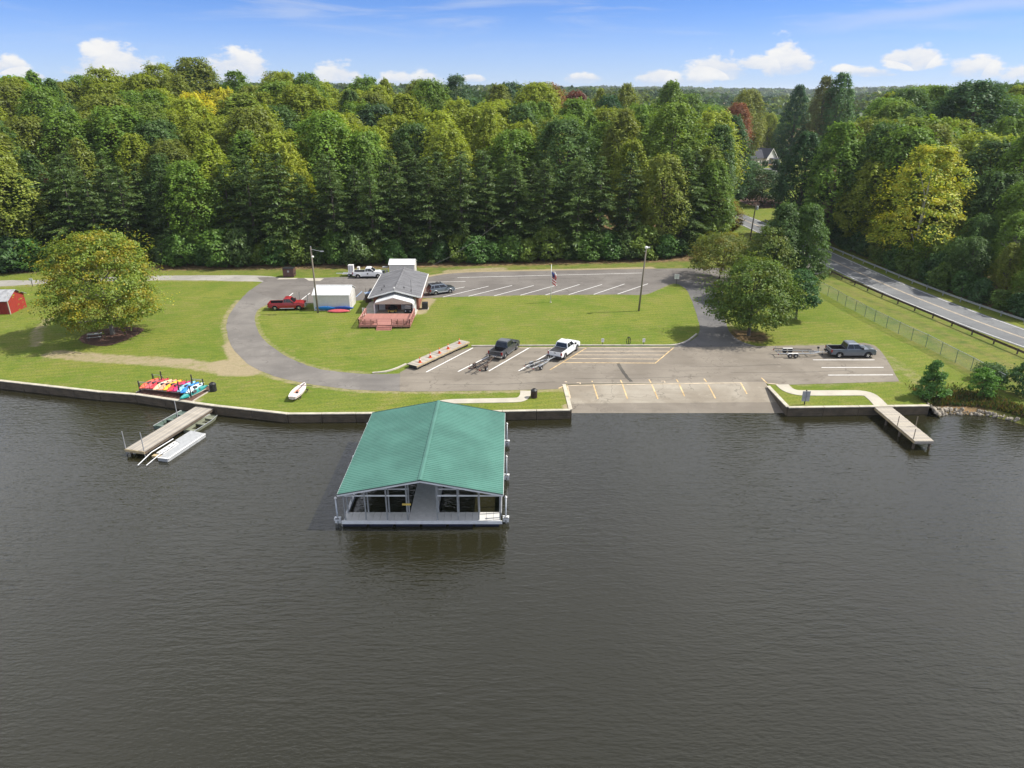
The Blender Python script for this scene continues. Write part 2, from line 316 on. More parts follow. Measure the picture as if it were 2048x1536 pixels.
# ------------------------------------------------------------------ mesh helpers
class MB:
    def __init__(s): s.v = []; s.f = []
    def add(s, vs, fs):
        o = len(s.v); s.v += [tuple(p) for p in vs]; s.f += [tuple(i + o for i in q) for q in fs]; return s
    def box(s, x0, x1, y0, y1, z0, z1, M=None):
        vs = [(x, y, z) for z in (z0, z1) for x, y in ((x0, y0), (x1, y0), (x1, y1), (x0, y1))]
        if M is not None: vs = [M @ Vector(p) for p in vs]
        return s.add(vs, [(3, 2, 1, 0), (4, 5, 6, 7), (0, 1, 5, 4), (1, 2, 6, 5), (2, 3, 7, 6), (3, 0, 4, 7)])
    def bar(s, p, q, wd, ht, up=(0, 0, 1)):
        p, q = Vector(p), Vector(q); d = (q - p); L = d.length; d.normalize(); u = Vector(up)
        sd_ = d.cross(u)
        if sd_.length < 1e-4: sd_ = d.cross(Vector((1, 0, 0)))
        sd_.normalize(); u = sd_.cross(d)
        vs = [e + sd_ * a * wd / 2 + u * c * ht / 2 for e in (p, q) for a, c in ((-1, -1), (1, -1), (1, 1), (-1, 1))]
        return s.add(vs, [(0, 1, 2, 3), (7, 6, 5, 4), (0, 4, 5, 1), (1, 5, 6, 2), (2, 6, 7, 3), (3, 7, 4, 0)])
    def tube(s, pts, rad, n=8, cap=True):
        pts = [Vector(p) for p in pts]
        if not isinstance(rad, (list, tuple)): rad = [rad] * len(pts)
        vs = []; fs = []
        for i, p in enumerate(pts):
            d = (pts[min(i + 1, len(pts) - 1)] - pts[max(i - 1, 0)]).normalized()
            a = d.cross(Vector((0, 0, 1)))
            if a.length < 0.05: a = d.cross(Vector((1, 0, 0)))
            a.normalize(); b_ = d.cross(a)
            vs += [p + (a * math.cos(2 * math.pi * k / n) + b_ * math.sin(2 * math.pi * k / n)) * rad[i] for k in range(n)]
        for i in range(len(pts) - 1):
            for k in range(n): fs.append((i * n + k, i * n + (k + 1) % n, (i + 1) * n + (k + 1) % n, (i + 1) * n + k))
        if cap: fs.append(tuple(range(n))[::-1]); fs.append(tuple((len(pts) - 1) * n + k for k in range(n)))
        return s.add(vs, fs)
    def prism(s, poly, z0, z1, axis='z'):
        n = len(poly)
        def pt(a, b, c): return {'z': (a, b, c), 'y': (a, c, b), 'x': (c, a, b)}[axis]
        vs = [pt(a, b, z0) for a, b in poly] + [pt(a, b, z1) for a, b in poly]
        tr = tessellate_polygon([[Vector((a, b, 0)) for a, b in poly]])
        fs = [tuple(q) for q in tr] + [tuple(i + n for i in q[::-1]) for q in tr] + [(i, (i + 1) % n, n + (i + 1) % n, n + i) for i in range(n)]
        return s.add(vs, fs)
    def sheet(s, poly, z):
        tr = tessellate_polygon([[Vector((a, b, 0)) for a, b in poly]])
        fs = []
        for q in tr:
            a, b_, c = (Vector((poly[i][0], poly[i][1], 0)) for i in q)
            fs.append(tuple(q) if (b_ - a).cross(c - a).z > 0 else tuple(q[::-1]))
        return s.add([(a, b_, z) for a, b_ in poly], fs)
    def loft(s, rings, closed=True, caps=True):
        n = len(rings[0]); vs = [p for r in rings for p in r]; fs = []
        for i in range(len(rings) - 1):
            for k in range(n if closed else n - 1): fs.append((i * n + k, i * n + (k + 1) % n, (i + 1) * n + (k + 1) % n, (i + 1) * n + k))
        if caps: fs.append(tuple(range(n))[::-1]); fs.append(tuple((len(rings) - 1) * n + k for k in range(n)))
        return s.add(vs, fs)
    def lathe(s, prof, n=12, c=(0, 0, 0), cap=True):
        rings = [[(c[0] + r * math.cos(2 * math.pi * k / n), c[1] + r * math.sin(2 * math.pi * k / n), c[2] + z) for k in range(n)] for r, z in prof]
        return s.loft(rings, True, cap)
    def mesh(s, name, m):
        me = bpy.data.meshes.new(name); me.from_pydata(s.v, [], s.f); me.materials.append(MATS[m]); me.update(); return me

def obj(name, mb, m, parent=None, smooth=False, recalc=True):
    me = mb.mesh(name, m) if isinstance(mb, MB) else mb
    if isinstance(mb, MB) and recalc:
        import bmesh
        bm = bmesh.new(); bm.from_mesh(me); bmesh.ops.recalc_face_normals(bm, faces=bm.faces); bm.to_mesh(me); bm.free()
    if smooth: me.polygons.foreach_set('use_smooth', [True] * len(me.polygons))
    o = bpy.data.objects.new(name, me); COL.objects.link(o); o.parent = parent; return o
def tag(o, label, cat, group=None):
    o['label'] = label; o['category'] = cat
    if group: o['group'] = group
    return o
def thing(name, label, cat, loc=(0, 0, 0), rz=0.0, group=None):
    o = bpy.data.objects.new(name, None); COL.objects.link(o); o.location = loc; o.rotation_euler = (0, 0, R(rz)); o.empty_display_size = 0.2
    return tag(o, label, cat, group)
def struct(name, mb, m, smooth=False):
    o = obj(name, mb, m, None, smooth, recalc=False); o['kind'] = 'structure'; return o
def share(name, me, parent, loc=(0, 0, 0), rot=(0, 0, 0), scale=(1, 1, 1)):
    o = bpy.data.objects.new(name, me); COL.objects.link(o); o.parent = parent; o.location = loc; o.rotation_euler = rot; o.scale = scale; return o
def smooth_path(pts, step=1.0, closed=False):
    P = [Vector((p[0], p[1], 0)) for p in pts]; out = []; n = len(P)
    for i in range(n if closed else n - 1):
        p0 = P[(i - 1) % n] if closed or i > 0 else P[i]; p1 = P[i]; p2 = P[(i + 1) % n]; p3 = P[(i + 2) % n] if closed or i + 2 < n else p2
        k = max(1, int((p2 - p1).length / step))
        for j in range(k):
            u = j / k
            q = 0.5 * ((2 * p1) + (p2 - p0) * u + (2 * p0 - 5 * p1 + 4 * p2 - p3) * u * u + (3 * p1 - p0 - 3 * p2 + p3) * u ** 3)
            out.append((q.x, q.y))
    if not closed: out.append((P[-1].x, P[-1].y))
    return out
def strip(path, wd):
    """offset both sides of a polyline"""
    L = []; Rr = []
    for i, p in enumerate(path):
        a = Vector(path[max(i - 1, 0)]); b_ = Vector(path[min(i + 1, len(path) - 1)]); d = (b_ - a).normalized(); nrm = Vector((-d.y, d.x))
        L.append(tuple(Vector(p) + nrm * wd / 2)); Rr.append(tuple(Vector(p) - nrm * wd / 2))
    return L + Rr[::-1]
def ribbon(mb, path, wd, z):
    q = strip(path, wd); n = len(path)
    zs = z if callable(z) else (lambda x, y: z)
    mb.add([(x, y, zs(x, y)) for x, y in q], [(i + 1, i, 2 * n - 1 - i, 2 * n - 2 - i) for i in range(n - 1)][:]); return mb

# ------------------------------------------------------------------ terrain
rng = np.random.default_rng(7); random.seed(7)
def sstep(x, a, b):
    t_ = np.clip((np.asarray(x, float) - a) / (b - a), 0, 1); return t_ * t_ * (3 - 2 * t_)
SH_X = [-4000, -150, -61.15, -47.33, -42.74, -35.08, -32.39, -23.96, -16.7, -1.0, 6.38, 6.42, 30.05, 30.1, 45.8, 48.6, 51.7, 53.3, 54.8, 58, 64, 80, 4000]
SH_Y = [140, 98, 78.35, 74.95, 74.2, 71.8, 71.0, 68.95, 69.05, 69.6, 69.95, 77.2, 77.8, 70.6, 71.05, 71.5, 71.1, 70.2, 68.4, 62, 45, 20, -300]
def shore(x): return np.interp(x, SH_X, SH_Y)
ROAD_C = [(89, 40), (80.5, 65), (75.8, 80), (72.0, 92), (69.6, 102), (68.0, 111), (66.8, 120), (65.9, 130), (65.1, 143), (64.3, 157), (63.4, 172), (62.0, 190), (59, 208), (53, 226), (42, 243), (20, 262), (-40, 295)]
def road_x(y): return np.interp(y, [p[1] for p in ROAD_C], [p[0] for p in ROAD_C])
def zland(x, y):
    x = np.asarray(x, float); y = np.asarray(y, float)
    r = x / np.maximum(y, 1)
    A = np.interp(r, [-3, -0.75, -0.45, -0.15, 0.05, 0.24, 0.29, 0.42, 0.52, 0.8, 3], [9, 10, 12, 9, 8, 4.0, 0, 0, 8, 10, 10])
    z = 1.0 + A * sstep(y, 146, 235)
    z = z + 3.0 * np.exp(-(((x + 92) / 26) ** 2 + ((y - 215) / 30) ** 2))
    z = z + (6 * sstep(y, 420, 1500) + 6 * np.sin(x / 310 + y / 520) * sstep(y, 500, 1300)) + 7 * sstep(y, 1600, 3200)
    d = y - shore(x)
    bank = sstep(x, 45.6, 47.0) * (1 - sstep(y, 60, 90) * 0)
    zb = -0.45 + 1.45 * sstep(d, -2.6, 3.4)
    return np.where((bank > 0) & (d < 6), z * (1 - bank) + zb * bank, z)
xs = np.unique(np.concatenate([-np.geomspace(130, 4200, 26), np.arange(-129.4, 95, 0.62), np.geomspace(96, 4200, 26), [6.37, 6.43, 30.04, 30.11]]))
T = np.linspace(0, 1, 150) ** 1.05
far = np.geomspace(152, 9000, 70)
ys = np.stack([np.concatenate([shore(x) - (1.6 if x > 46.2 else 0) + (150 - shore(x) + (1.6 if x > 46.2 else 0)) * T, far]) for x in xs])
NX, NY = ys.shape
X = np.repeat(xs[:, None], NY, 1); Zg = zland(X, ys)
verts = np.stack([X, ys, Zg], -1).reshape(-1, 3)
ii, jj = np.meshgrid(np.arange(NX - 1), np.arange(NY - 1), indexing='ij')
quads = np.stack([ii * NY + jj, (ii + 1) * NY + jj, (ii + 1) * NY + jj + 1, ii * NY + jj + 1], -1).reshape(-1, 4)
def array_mesh(name, v, q, m, tint=None, smooth=False):
    me = bpy.data.meshes.new(name); v = np.asarray(v, np.float32); q = np.asarray(q, np.int32); k = q.shape[1]
    me.vertices.add(len(v)); me.vertices.foreach_set('co', v.ravel())
    me.loops.add(q.size); me.loops.foreach_set('vertex_index', q.ravel())
    me.polygons.add(len(q)); me.polygons.foreach_set('loop_start', np.arange(0, q.size, k, dtype=np.int32))
    me.polygons.foreach_set('loop_total', np.full(len(q), k, np.int32))
    if smooth: me.polygons.foreach_set('use_smooth', np.ones(len(q), bool))
    me.update(calc_edges=True); me.materials.append(MATS[m])
    if tint is not None:
        a = me.color_attributes.new('tint', 'FLOAT_COLOR', 'POINT'); a.data.foreach_set('color', np.c_[tint, np.ones(len(tint))].astype(np.float32).ravel())
    return me
gm = array_mesh('ground', verts, quads, 'ground', smooth=True)
def dist_path(px, py, path):
    best = np.full(px.shape, 1e9)
    for (ax, ay), (bx, by) in zip(path[:-1], path[1:]):
        dx_, dy_ = bx - ax, by - ay; L = dx_ * dx_ + dy_ * dy_ + 1e-9
        u = np.clip(((px - ax) * dx_ + (py - ay) * dy_) / L, 0, 1)
        best = np.minimum(best, np.hypot(px - ax - u * dx_, py - ay - u * dy_))
    return best
VX, VY = verts[:, 0], verts[:, 1]
LOOP_OUT = [(528, 562), (505, 578), (478, 602), (460, 628), (453, 652), (459, 682), (474, 706), (502, 732), (560, 756), (640, 771), (720, 780), (870, 783), (1117, 778)]
LOOP_IN = [(640, 606), (585, 606), (535, 609), (516, 620), (510, 642), (522, 672), (560, 705), (615, 731), (665, 742), (745, 748)]
lo = [G(*p) for p in LOOP_OUT]; li = [G(*p) for p in LOOP_IN]
dirt = np.zeros(len(VX))
def add_dirt(path, wd, s=1.0):
    global dirt
    dirt = np.maximum(dirt, s * (1 - sstep(dist_path(VX, VY, path), wd * 0.35, wd)))
add_dirt(lo[2:], 1.5, 0.62); add_dirt(li, 1.1, 0.52)
add_dirt([G(495, 735), G(440, 738), G(380, 728), G(300, 722), G(200, 716), G(110, 708)], 2.6, 0.72)
add_dirt([G(500, 742), G(460, 742), G(440, 730)], 2.6, 1.0); add_dirt([G(462, 690), G(480, 725)], 1.8, 0.9)
add_dirt([G(330, 722), G(375, 722)], 1.3, 0.95); add_dirt([G(100, 638), G(75, 660), G(72, 690)], 1.5, 0.6)
add_dirt([G(1757, 705), G(1800, 735), G(1850, 772)], 2.2, 0.45); add_dirt([G(1660, 688), G(1520, 694)], 1.0, 0.5); add_dirt([G(1745, 690), G(1800, 764), G(1570, 772)], 0.8, 0.45)
add_dirt([G(840, 556), G(915, 545), G(1090, 541), G(1200, 539), G(1300, 536)], 1.8, 0.85); add_dirt([G(1000, 538), G(900, 543)], 2.6, 0.7)
add_dirt([G(858, 600), G(845, 615), G(838, 625)], 1.8, 0.85); add_dirt([G(860, 594), G(1040, 591), G(1290, 589), G(1345, 568)], 0.7, 0.5)
add_dirt([G(1428, 572), G(1452, 640), G(1490, 690)], 0.8, 0.5); add_dirt([(-100, 122), G(0, 574), G(310, 561), G(515, 563)], 0.8, 0.55)
add_dirt([G(1128, 770), G(1140, 800), G(1143, 819)], 0.6, 0.7); add_dirt([G(1130, 813), G(1142, 817)], 0.8, 0.8); add_dirt([G(300, 795), G(380, 803), G(330, 790)], 2.0, 0.7)
add_dirt([G(1400, 655), G(1385, 608), G(1370, 578)], 0.5, 0.4); add_dirt([(-60, 72.4), (-24, 69.3)], 0.4, 0.3)
yl = np.interp(VX, [-100, -70, -40, -22, 20, 36, 46, 52, 60], [129, 132, 133, 134, 138, 140, 152, 170, 205])
straw = sstep(VY - yl, -1.5, 6.0) * (1 - sstep(VX - np.interp(VY, [140, 160, 190, 345], [46, 52, 58, 111]), 0, 4))
straw = np.maximum(straw, sstep(VX - road_x(VY), 6.5, 9.5) * (VY > 60) * (1 - ((VY > 196) & (VX / VY < 0.395))))
straw = np.maximum(straw, 0.9 * (1 - sstep(np.hypot(VX - 37.2, (VY - 125) * 0.9), 2.0, 5.0)))
straw = np.maximum(straw, 0.75 * (1 - sstep(np.hypot(VX - 33.3, (VY - 95) * 1.0), 1.5, 5.0)))
straw = np.maximum(straw, 0.8 * (1 - sstep(np.hypot((VX - 50) / 1.8, VY - 72.5), 1.0, 3.2)) * (VX > 46))
straw = np.maximum(straw, (VY > 420) * 1.0)
straw = np.minimum(straw, 1 - sstep(VY, 170, 200) * (VX / VY > 0.30) * (VX / VY < 0.42) * (VY < 400) * 0.9)
rough = np.maximum(0.75 * sstep(VX, 53, 57) * (VX < road_x(VY)) * (0.4 + 0.6 * (np.sin((VX + VY * 0.13) * 1.9) > 0.2)), 0.9 * (VX > 46) * (1 - sstep(VY - shore(VX), 2, 7)))
rough = np.maximum(rough, 0.5 * sstep(VY, 128, 134) * (VX < 40))
for nm, arr in (('dirt', dirt), ('straw', straw), ('rough', rough)):
    a = gm.attributes.new(nm, 'FLOAT', 'POINT'); a.data.foreach_set('value', arr.astype(np.float32))
go = bpy.data.objects.new('ground', gm); COL.objects.link(go); go['kind'] = 'structure'
struct('lake_water', MB().add([(-5000, -3000, 0), (5000, -3000, 0), (5000, 400, 0), (-5000, 400, 0)], [(0, 1, 2, 3)]), 'water')
struct('lake_bed', MB().add([(-5000, -3000, -6), (5000, -3000, -6), (5000, 400, -6), (-5000, 400, -6)], [(0, 1, 2, 3)]), 'mulch')

# ------------------------------------------------------------------ paving and painted markings
def jit(path, a=0.06):
    return [(x + random.uniform(-a, a), y + random.uniform(-a, a)) for x, y in path]
def Gs(*pts, z=1.0): return [G(x, y, z) for x, y in pts]
back = smooth_path(Gs((528, 562), (515, 555), (560, 554.5), (590, 556.5), (690, 554), (760, 553), (840, 556), (915, 546), (1090, 541.5), (1290, 537.5), (1420, 536), (1520, 535), (1640, 524)), 1.2) + \
       smooth_path(Gs((1662, 534), (1640, 548), (1560, 556), (1500, 562), (1425, 572)), 1.2) + smooth_path(Gs((1370, 577), (1347, 567), (1292, 588.5), (1235, 589), (1040, 590.5), (887, 594.5), (860, 596), (737, 600), (640, 606), (585, 607), (532, 610)), 1.2) + smooth_path(Gs((470, 612), (490, 590), (512, 572)), 1.2)
struct('back_parking_lot', MB().sheet(jit(back), 1.008), 'asphalt_back')
loop = smooth_path(Gs((500, 580), (478, 602), (460, 628), (453, 652), (459, 682), (474, 706), (502, 732), (560, 756), (640, 771), (720, 780), (840, 783)), 1.0) + smooth_path(Gs((840, 745), (745, 748), (665, 742), (615, 731), (560, 705), (522, 672), (510, 642), (516, 620), (535, 609), (552, 600)), 1.0)
struct('loop_driveway', MB().sheet(jit(loop), 1.012), 'asphalt_drive')
drive = smooth_path(Gs((1350, 566), (1370, 576), (1385, 605), (1399, 652), (1396, 668), (1384, 680), (1350, 691), (1345, 700)), 1.0) + smooth_path(Gs((1530, 700), (1512, 692), (1485, 684), (1460, 665), (1450, 637), (1437, 602), (1425, 572), (1400, 556)), 1.0)
struct('connecting_driveway', MB().sheet(jit(drive, 0.04), 1.016), 'asphalt_dark')
front = smooth_path(Gs((800, 783), (870, 783), (1117, 778), (1128, 772)), 1.2) + [(6.3, 77.2), (30.0, 77.8)] + smooth_path(Gs((1535, 768), (1560, 770), (1798, 763)), 1.2) + smooth_path(Gs((1796, 758), (1746, 690), (1660, 690.5), (1512, 692.5), (1400, 694), (1345, 693.5), (1170, 694), (1040, 694.5), (943, 695), (815, 737), (800, 745)), 1.2)
struct('front_parking_lot', MB().sheet(jit(front, 0.03), 1.020), 'asphalt_front')
gravel = smooth_path([(-140, 118), (-110, 122.5)] + Gs((0, 561), (75, 560), (307, 551.5), (512, 551), (560, 556)), 1.5) + smooth_path(Gs((540, 566), (512, 563), (310, 560.5), (66, 569), (0, 573)) + [(-110, 119), (-140, 114)], 1.5)
struct('gravel_track', MB().sheet(jit(gravel, 0.12), 1.004), 'gravel')
hw = smooth_path(ROAD_C, 3.0)
def zr(o): return lambda x, y: float(max(1.0, zland(x, y))) + o
struct('highway', ribbon(MB(), hw, 7.6, zr(0.03)), 'asphalt_road')
mk = MB(); ribbon(mk, hw, 0.001, zr(0.05))
def offset(path, d):
    q = strip(path, 2 * d); return q[:len(path)] if d > 0 else q[:len(path)]
def side(path, d):
    q = strip(path, 2 * abs(d)); n = len(path); return q[:n] if d > 0 else q[n:][::-1]
rl = bpy.data.objects['highway']
for nm, d, m_ in (('edge_line', 3.35, 'line_white'), ('edge_line', -3.35, 'line_white'), ('centre_line', 0.13, 'line_pale'), ('centre_line', -0.13, 'line_pale')):
    obj(nm, ribbon(MB(), side(hw, d), 0.11, zr(0.036)), m_, rl, recalc=False)
lots = {'b': bpy.data.objects['back_parking_lot'], 'f': bpy.data.objects['front_parking_lot']}
def line(lot, p, q, m_, wd=0.13, z=None):
    p, q = G(*p), G(*q)
    obj('painted_line', ribbon(MB(), [p, q], wd, z or (1.013 if lot == 'b' else 1.026)), m_, lots[lot], recalc=False)
for p, q in [((886, 594), (977, 572.5)), ((937, 592.5), (1024, 571)), ((987.5, 592), (1067.5, 571)), ((1041, 590.5), (1114.5, 570)), ((1091, 590), (1159, 569)), ((1137.5, 589.3), (1204, 569)), ((1187.5, 588.8), (1249, 568)), ((1235, 588.3), (1296, 567.5)),
             ((905, 578.5), (929, 574)), ((855, 564.5), (931, 563)), ((915, 555.2), (1284, 546)), ((601, 601), (620, 586)), ((560, 608), (586, 586))]:
    line('b', p, q, 'line_white', 0.15)
line('b', (712, 594), (724, 583), 'line_blue', 0.15)
obj('painted_symbol', MB().sheet(Gs((728, 585), (742, 582.5), (746, 586), (733, 590)), 1.013), 'line_blue', lots['b'], recalc=False)
for p, q in [((852.5, 744.5), (946, 696)), ((916, 743.5), (1018, 692.5)), ((977.5, 742.5), (1060, 695)), ((1037.5, 742), (1118, 695)), ((1626, 720), (1749, 720)), ((1643, 735.2), (1767, 735)), ((1656, 750.5), (1786, 750))]:
    line('f', p, q, 'line_white', 0.17)
for p, q, m_ in [((1100, 740), (1174, 695.5), 'line_yellow'), ((1310, 727), (1347, 696), 'line_yellow'), ((1162, 702.8), (1340, 702.5), 'line_pale'), ((1151, 710), (1331, 710.2), 'line_pale'), ((1139, 717.3), (1322, 718.5), 'line_pale'), ((1127, 725.5), (1310, 726.5), 'line_yellow'),
                 ((1039, 696), (1340, 695.5), 'line_pale'), ((1117, 777), (1131, 771), 'line_yellow'), ((1523, 756), (1534, 766.5), 'line_yellow'), ((1534, 766.5), (1556, 769), 'line_pale')]:
    line('f', p, q, m_, 0.15)
for p, q in [((1153, 765.6), (1160, 765.4)), ((1160, 765.2), (1160.5, 768.5)), ((1322, 762.6), (1329, 762.4)), ((1329, 762.2), (1330, 765.6))]: line('f', p, q, 'line_pale', 0.12)

asphalt('tar', (0.07, 0.064, 0.056), (0.13, 0.12, 0.10), 0.6)
obj('tar_streak', ribbon(MB(), jit(smooth_path(Gs((1236, 727), (1243, 738), (1252, 752), (1263, 764)), .4), .05), .42, 1.0235), 'tar', lots['f'], recalc=False)
for a, b_ in (((1460, 745), (1700, 741)), ((1150, 757), (1420, 752)), ((870, 770), (1110, 764)), ((1380, 733), (1560, 729))):
    obj('sealed_crack', ribbon(MB(), jit(smooth_path([G(*a), G((a[0] + b_[0]) / 2, (a[1] + b_[1]) / 2 + 2), G(*b_)], .5), .06), .09, 1.0232), 'tar', lots['f'], recalc=False)
for a, b_ in (((560, 572), (740, 566)), ((930, 560), (1180, 555)), ((1100, 565), (1330, 552))):
    obj('sealed_crack', ribbon(MB(), jit(smooth_path([G(*a), G((a[0] + b_[0]) / 2, (a[1] + b_[1]) / 2 + 2), G(*b_)], .6), .08), .10, 1.0105), 'tar', lots['b'], recalc=False)
# boat ramp: sloping slab running down into the lake, cast in two pours
def zramp(y): return 1.018 - (y - 77.5) * -0.0 - max(0, 77.6 - y) * 0.163
rp = MB(); ry = [77.85, 77.6, 75.2, 73.1, 71.2, 68.0, 64.5]
rp.add([(x, y, zramp(y) if y < 77.7 else 1.024) for y in ry for x in (6.32, 30.02)], [(2 * i, 2 * i + 2, 2 * i + 3, 2 * i + 1) for i in range(len(ry) - 1)])
ramp = struct('boat_ramp', rp, 'ramp_concrete')
obj('wet_slab', MB().add([(6.34, 73.2, zramp(73.2) + .006), (30.0, 73.5, zramp(73.5) + .006), (30.0, 64.6, zramp(64.6) + .006), (6.34, 64.6, zramp(64.6) + .006)], [(3, 2, 1, 0)]), 'asphalt_front', ramp, recalc=False)
def rline(p, q, m_='line_yellow', wd=0.15):
    # same pixel survey, but laid on the slope
    def onramp(px, py):
        z = 1.0
        for _ in range(6): x, y = G(px, py, z); z = max(0.1, zramp(y)) if y < 77.6 else 1.022
        return x, y
    a, b_ = onramp(*p), onramp(*q)
    pts = [(a[0] + (b_[0] - a[0]) * i / 5, a[1] + (b_[1] - a[1]) * i / 5) for i in range(6)]
    obj('painted_line', ribbon(MB(), pts, wd, lambda x, y: (zramp(y) if y < 77.6 else 1.022) + 0.010), m_, ramp, recalc=False)
for p, q in [((1184, 762), (1196, 798)), ((1241, 760), (1255, 798)), ((1298, 759), (1316, 798)), ((1353, 759), (1369, 792.5)), ((1408, 757.5), (1431, 797)), ((1481, 765), (1494, 788))]: rline(p, q)
rline((1134, 771), (1483, 765.5), 'line_pale', 0.11)
rline((1131.5, 763), (1139.5, 797), 'line_pale', 0.28)

# sidewalks with joints: each slab a piece
def walk(name, pts, wd, n0=1.6):
    root = bpy.data.objects.new(name, None); COL.objects.link(root); root['kind'] = 'structure'
    P = smooth_path(pts, 0.25); Q = strip(P, wd); acc = 0; seg = [P[0]]
    for a, b_ in zip(P[:-1], P[1:]):
        seg.append(b_); acc += math.dist(a, b_)
        if acc > n0 or b_ == P[-1]:
            i0 = P.index(seg[0]); i1 = P.index(seg[-1]); s_ = Q[i0:i1 + 1] + [Q[2 * len(P) - 1 - i] for i in range(i1, i0 - 1, -1)]
            obj('slab', MB().prism(s_, 0.96, 1.045 + random.uniform(-.004, .004)), 'concrete_pale', root); seg = [b_]; acc = 0
    return root
walk('landing_walk', Gs((1051, 782), (1050, 791), (1043, 798), (1028, 800.5), (960, 802), (900, 803.5), (876, 808), (868, 818), (866, 824)), 1.2)
walk('dock_walk', Gs((1564, 769.5), (1575, 779), (1592, 785), (1615, 786.3), (1680, 786.3), (1722, 786.5), (1738, 790), (1750, 799), (1763, 812.5)), 1.5)

# kerbs
def kerb(pts, wd=0.22, h=0.14):
    P = smooth_path(pts, 0.6)
    root = bpy.data.objects.new('kerb', None); COL.objects.link(root); root['kind'] = 'structure'
    step = 5
    for i in range(0, len(P) - 1, step):
        seg = P[i:i + step + 1]
        if len(seg) > 1: obj('kerb_stone', MB().prism(strip(seg, wd), 0.95, 1.02 + h), 'kerb_concrete', root)
kerb(Gs((745, 747), (770, 744.5), (795, 737), (812, 729)))
kerb(Gs((943, 693), (1040, 692.3), (1170, 691.8), (1280, 691.8), (1345, 691.2), (1372, 684), (1388, 673), (1393, 669)))

# ------------------------------------------------------------------ seawalls
def seawall(label, pts, thick=0.32):
    t_ = thing('seawall', label, 'seawall', (pts[0][0], pts[0][1], 0))
    ox, oy = pts[0]
    for (ax, ay), (bx, by) in zip(pts[:-1], pts[1:]):
        L = math.dist((ax, ay), (bx, by)); n = max(1, round(L / 4.0))
        dx_, dy_ = (bx - ax) / L, (by - ay) / L; nx, ny = -dy_, dx_
        for i in range(n):
            a = i / n; c = (i + 1) / n - 0.012 / L * 4
            p = (ax + (bx - ax) * a - ox, ay + (by - ay) * a - oy); q = (ax + (bx - ax) * c - ox, ay + (by - ay) * c - oy)
            obj('cap', MB().bar((*p, 1.02), (*q, 1.02 + random.uniform(-.008, .008)), 0.42, 0.10), 'wall_cap', t_)
            for k, z0 in enumerate((0.72, 0.42, 0.12, -0.20)):
                o_ = random.uniform(-0.015, 0.015) + 0.03
                obj('timber', MB().bar((p[0] + nx * o_, p[1] + ny * o_, z0), (q[0] + nx * o_, q[1] + ny * o_, z0 + random.uniform(-.006, .006)), 0.28, 0.285), 'wall_timber', t_)
    return t_
seawall('long timber seawall with pale cap along the lawn, up to the ramp', [(-150, 98), (-61.15, 78.35), (-47.33, 74.95), (-42.74, 74.2), (-35.08, 71.8), (-32.39, 71.0), (-23.96, 68.95), (-16.7, 69.05), (-1.0, 69.6), (6.35, 69.95), (6.25, 73.5), (6.12, 77.1)])
seawall('short timber seawall with pale cap beside the footbridge dock', [(29.95, 76.6), (30.15, 70.6), (45.8, 71.05)])

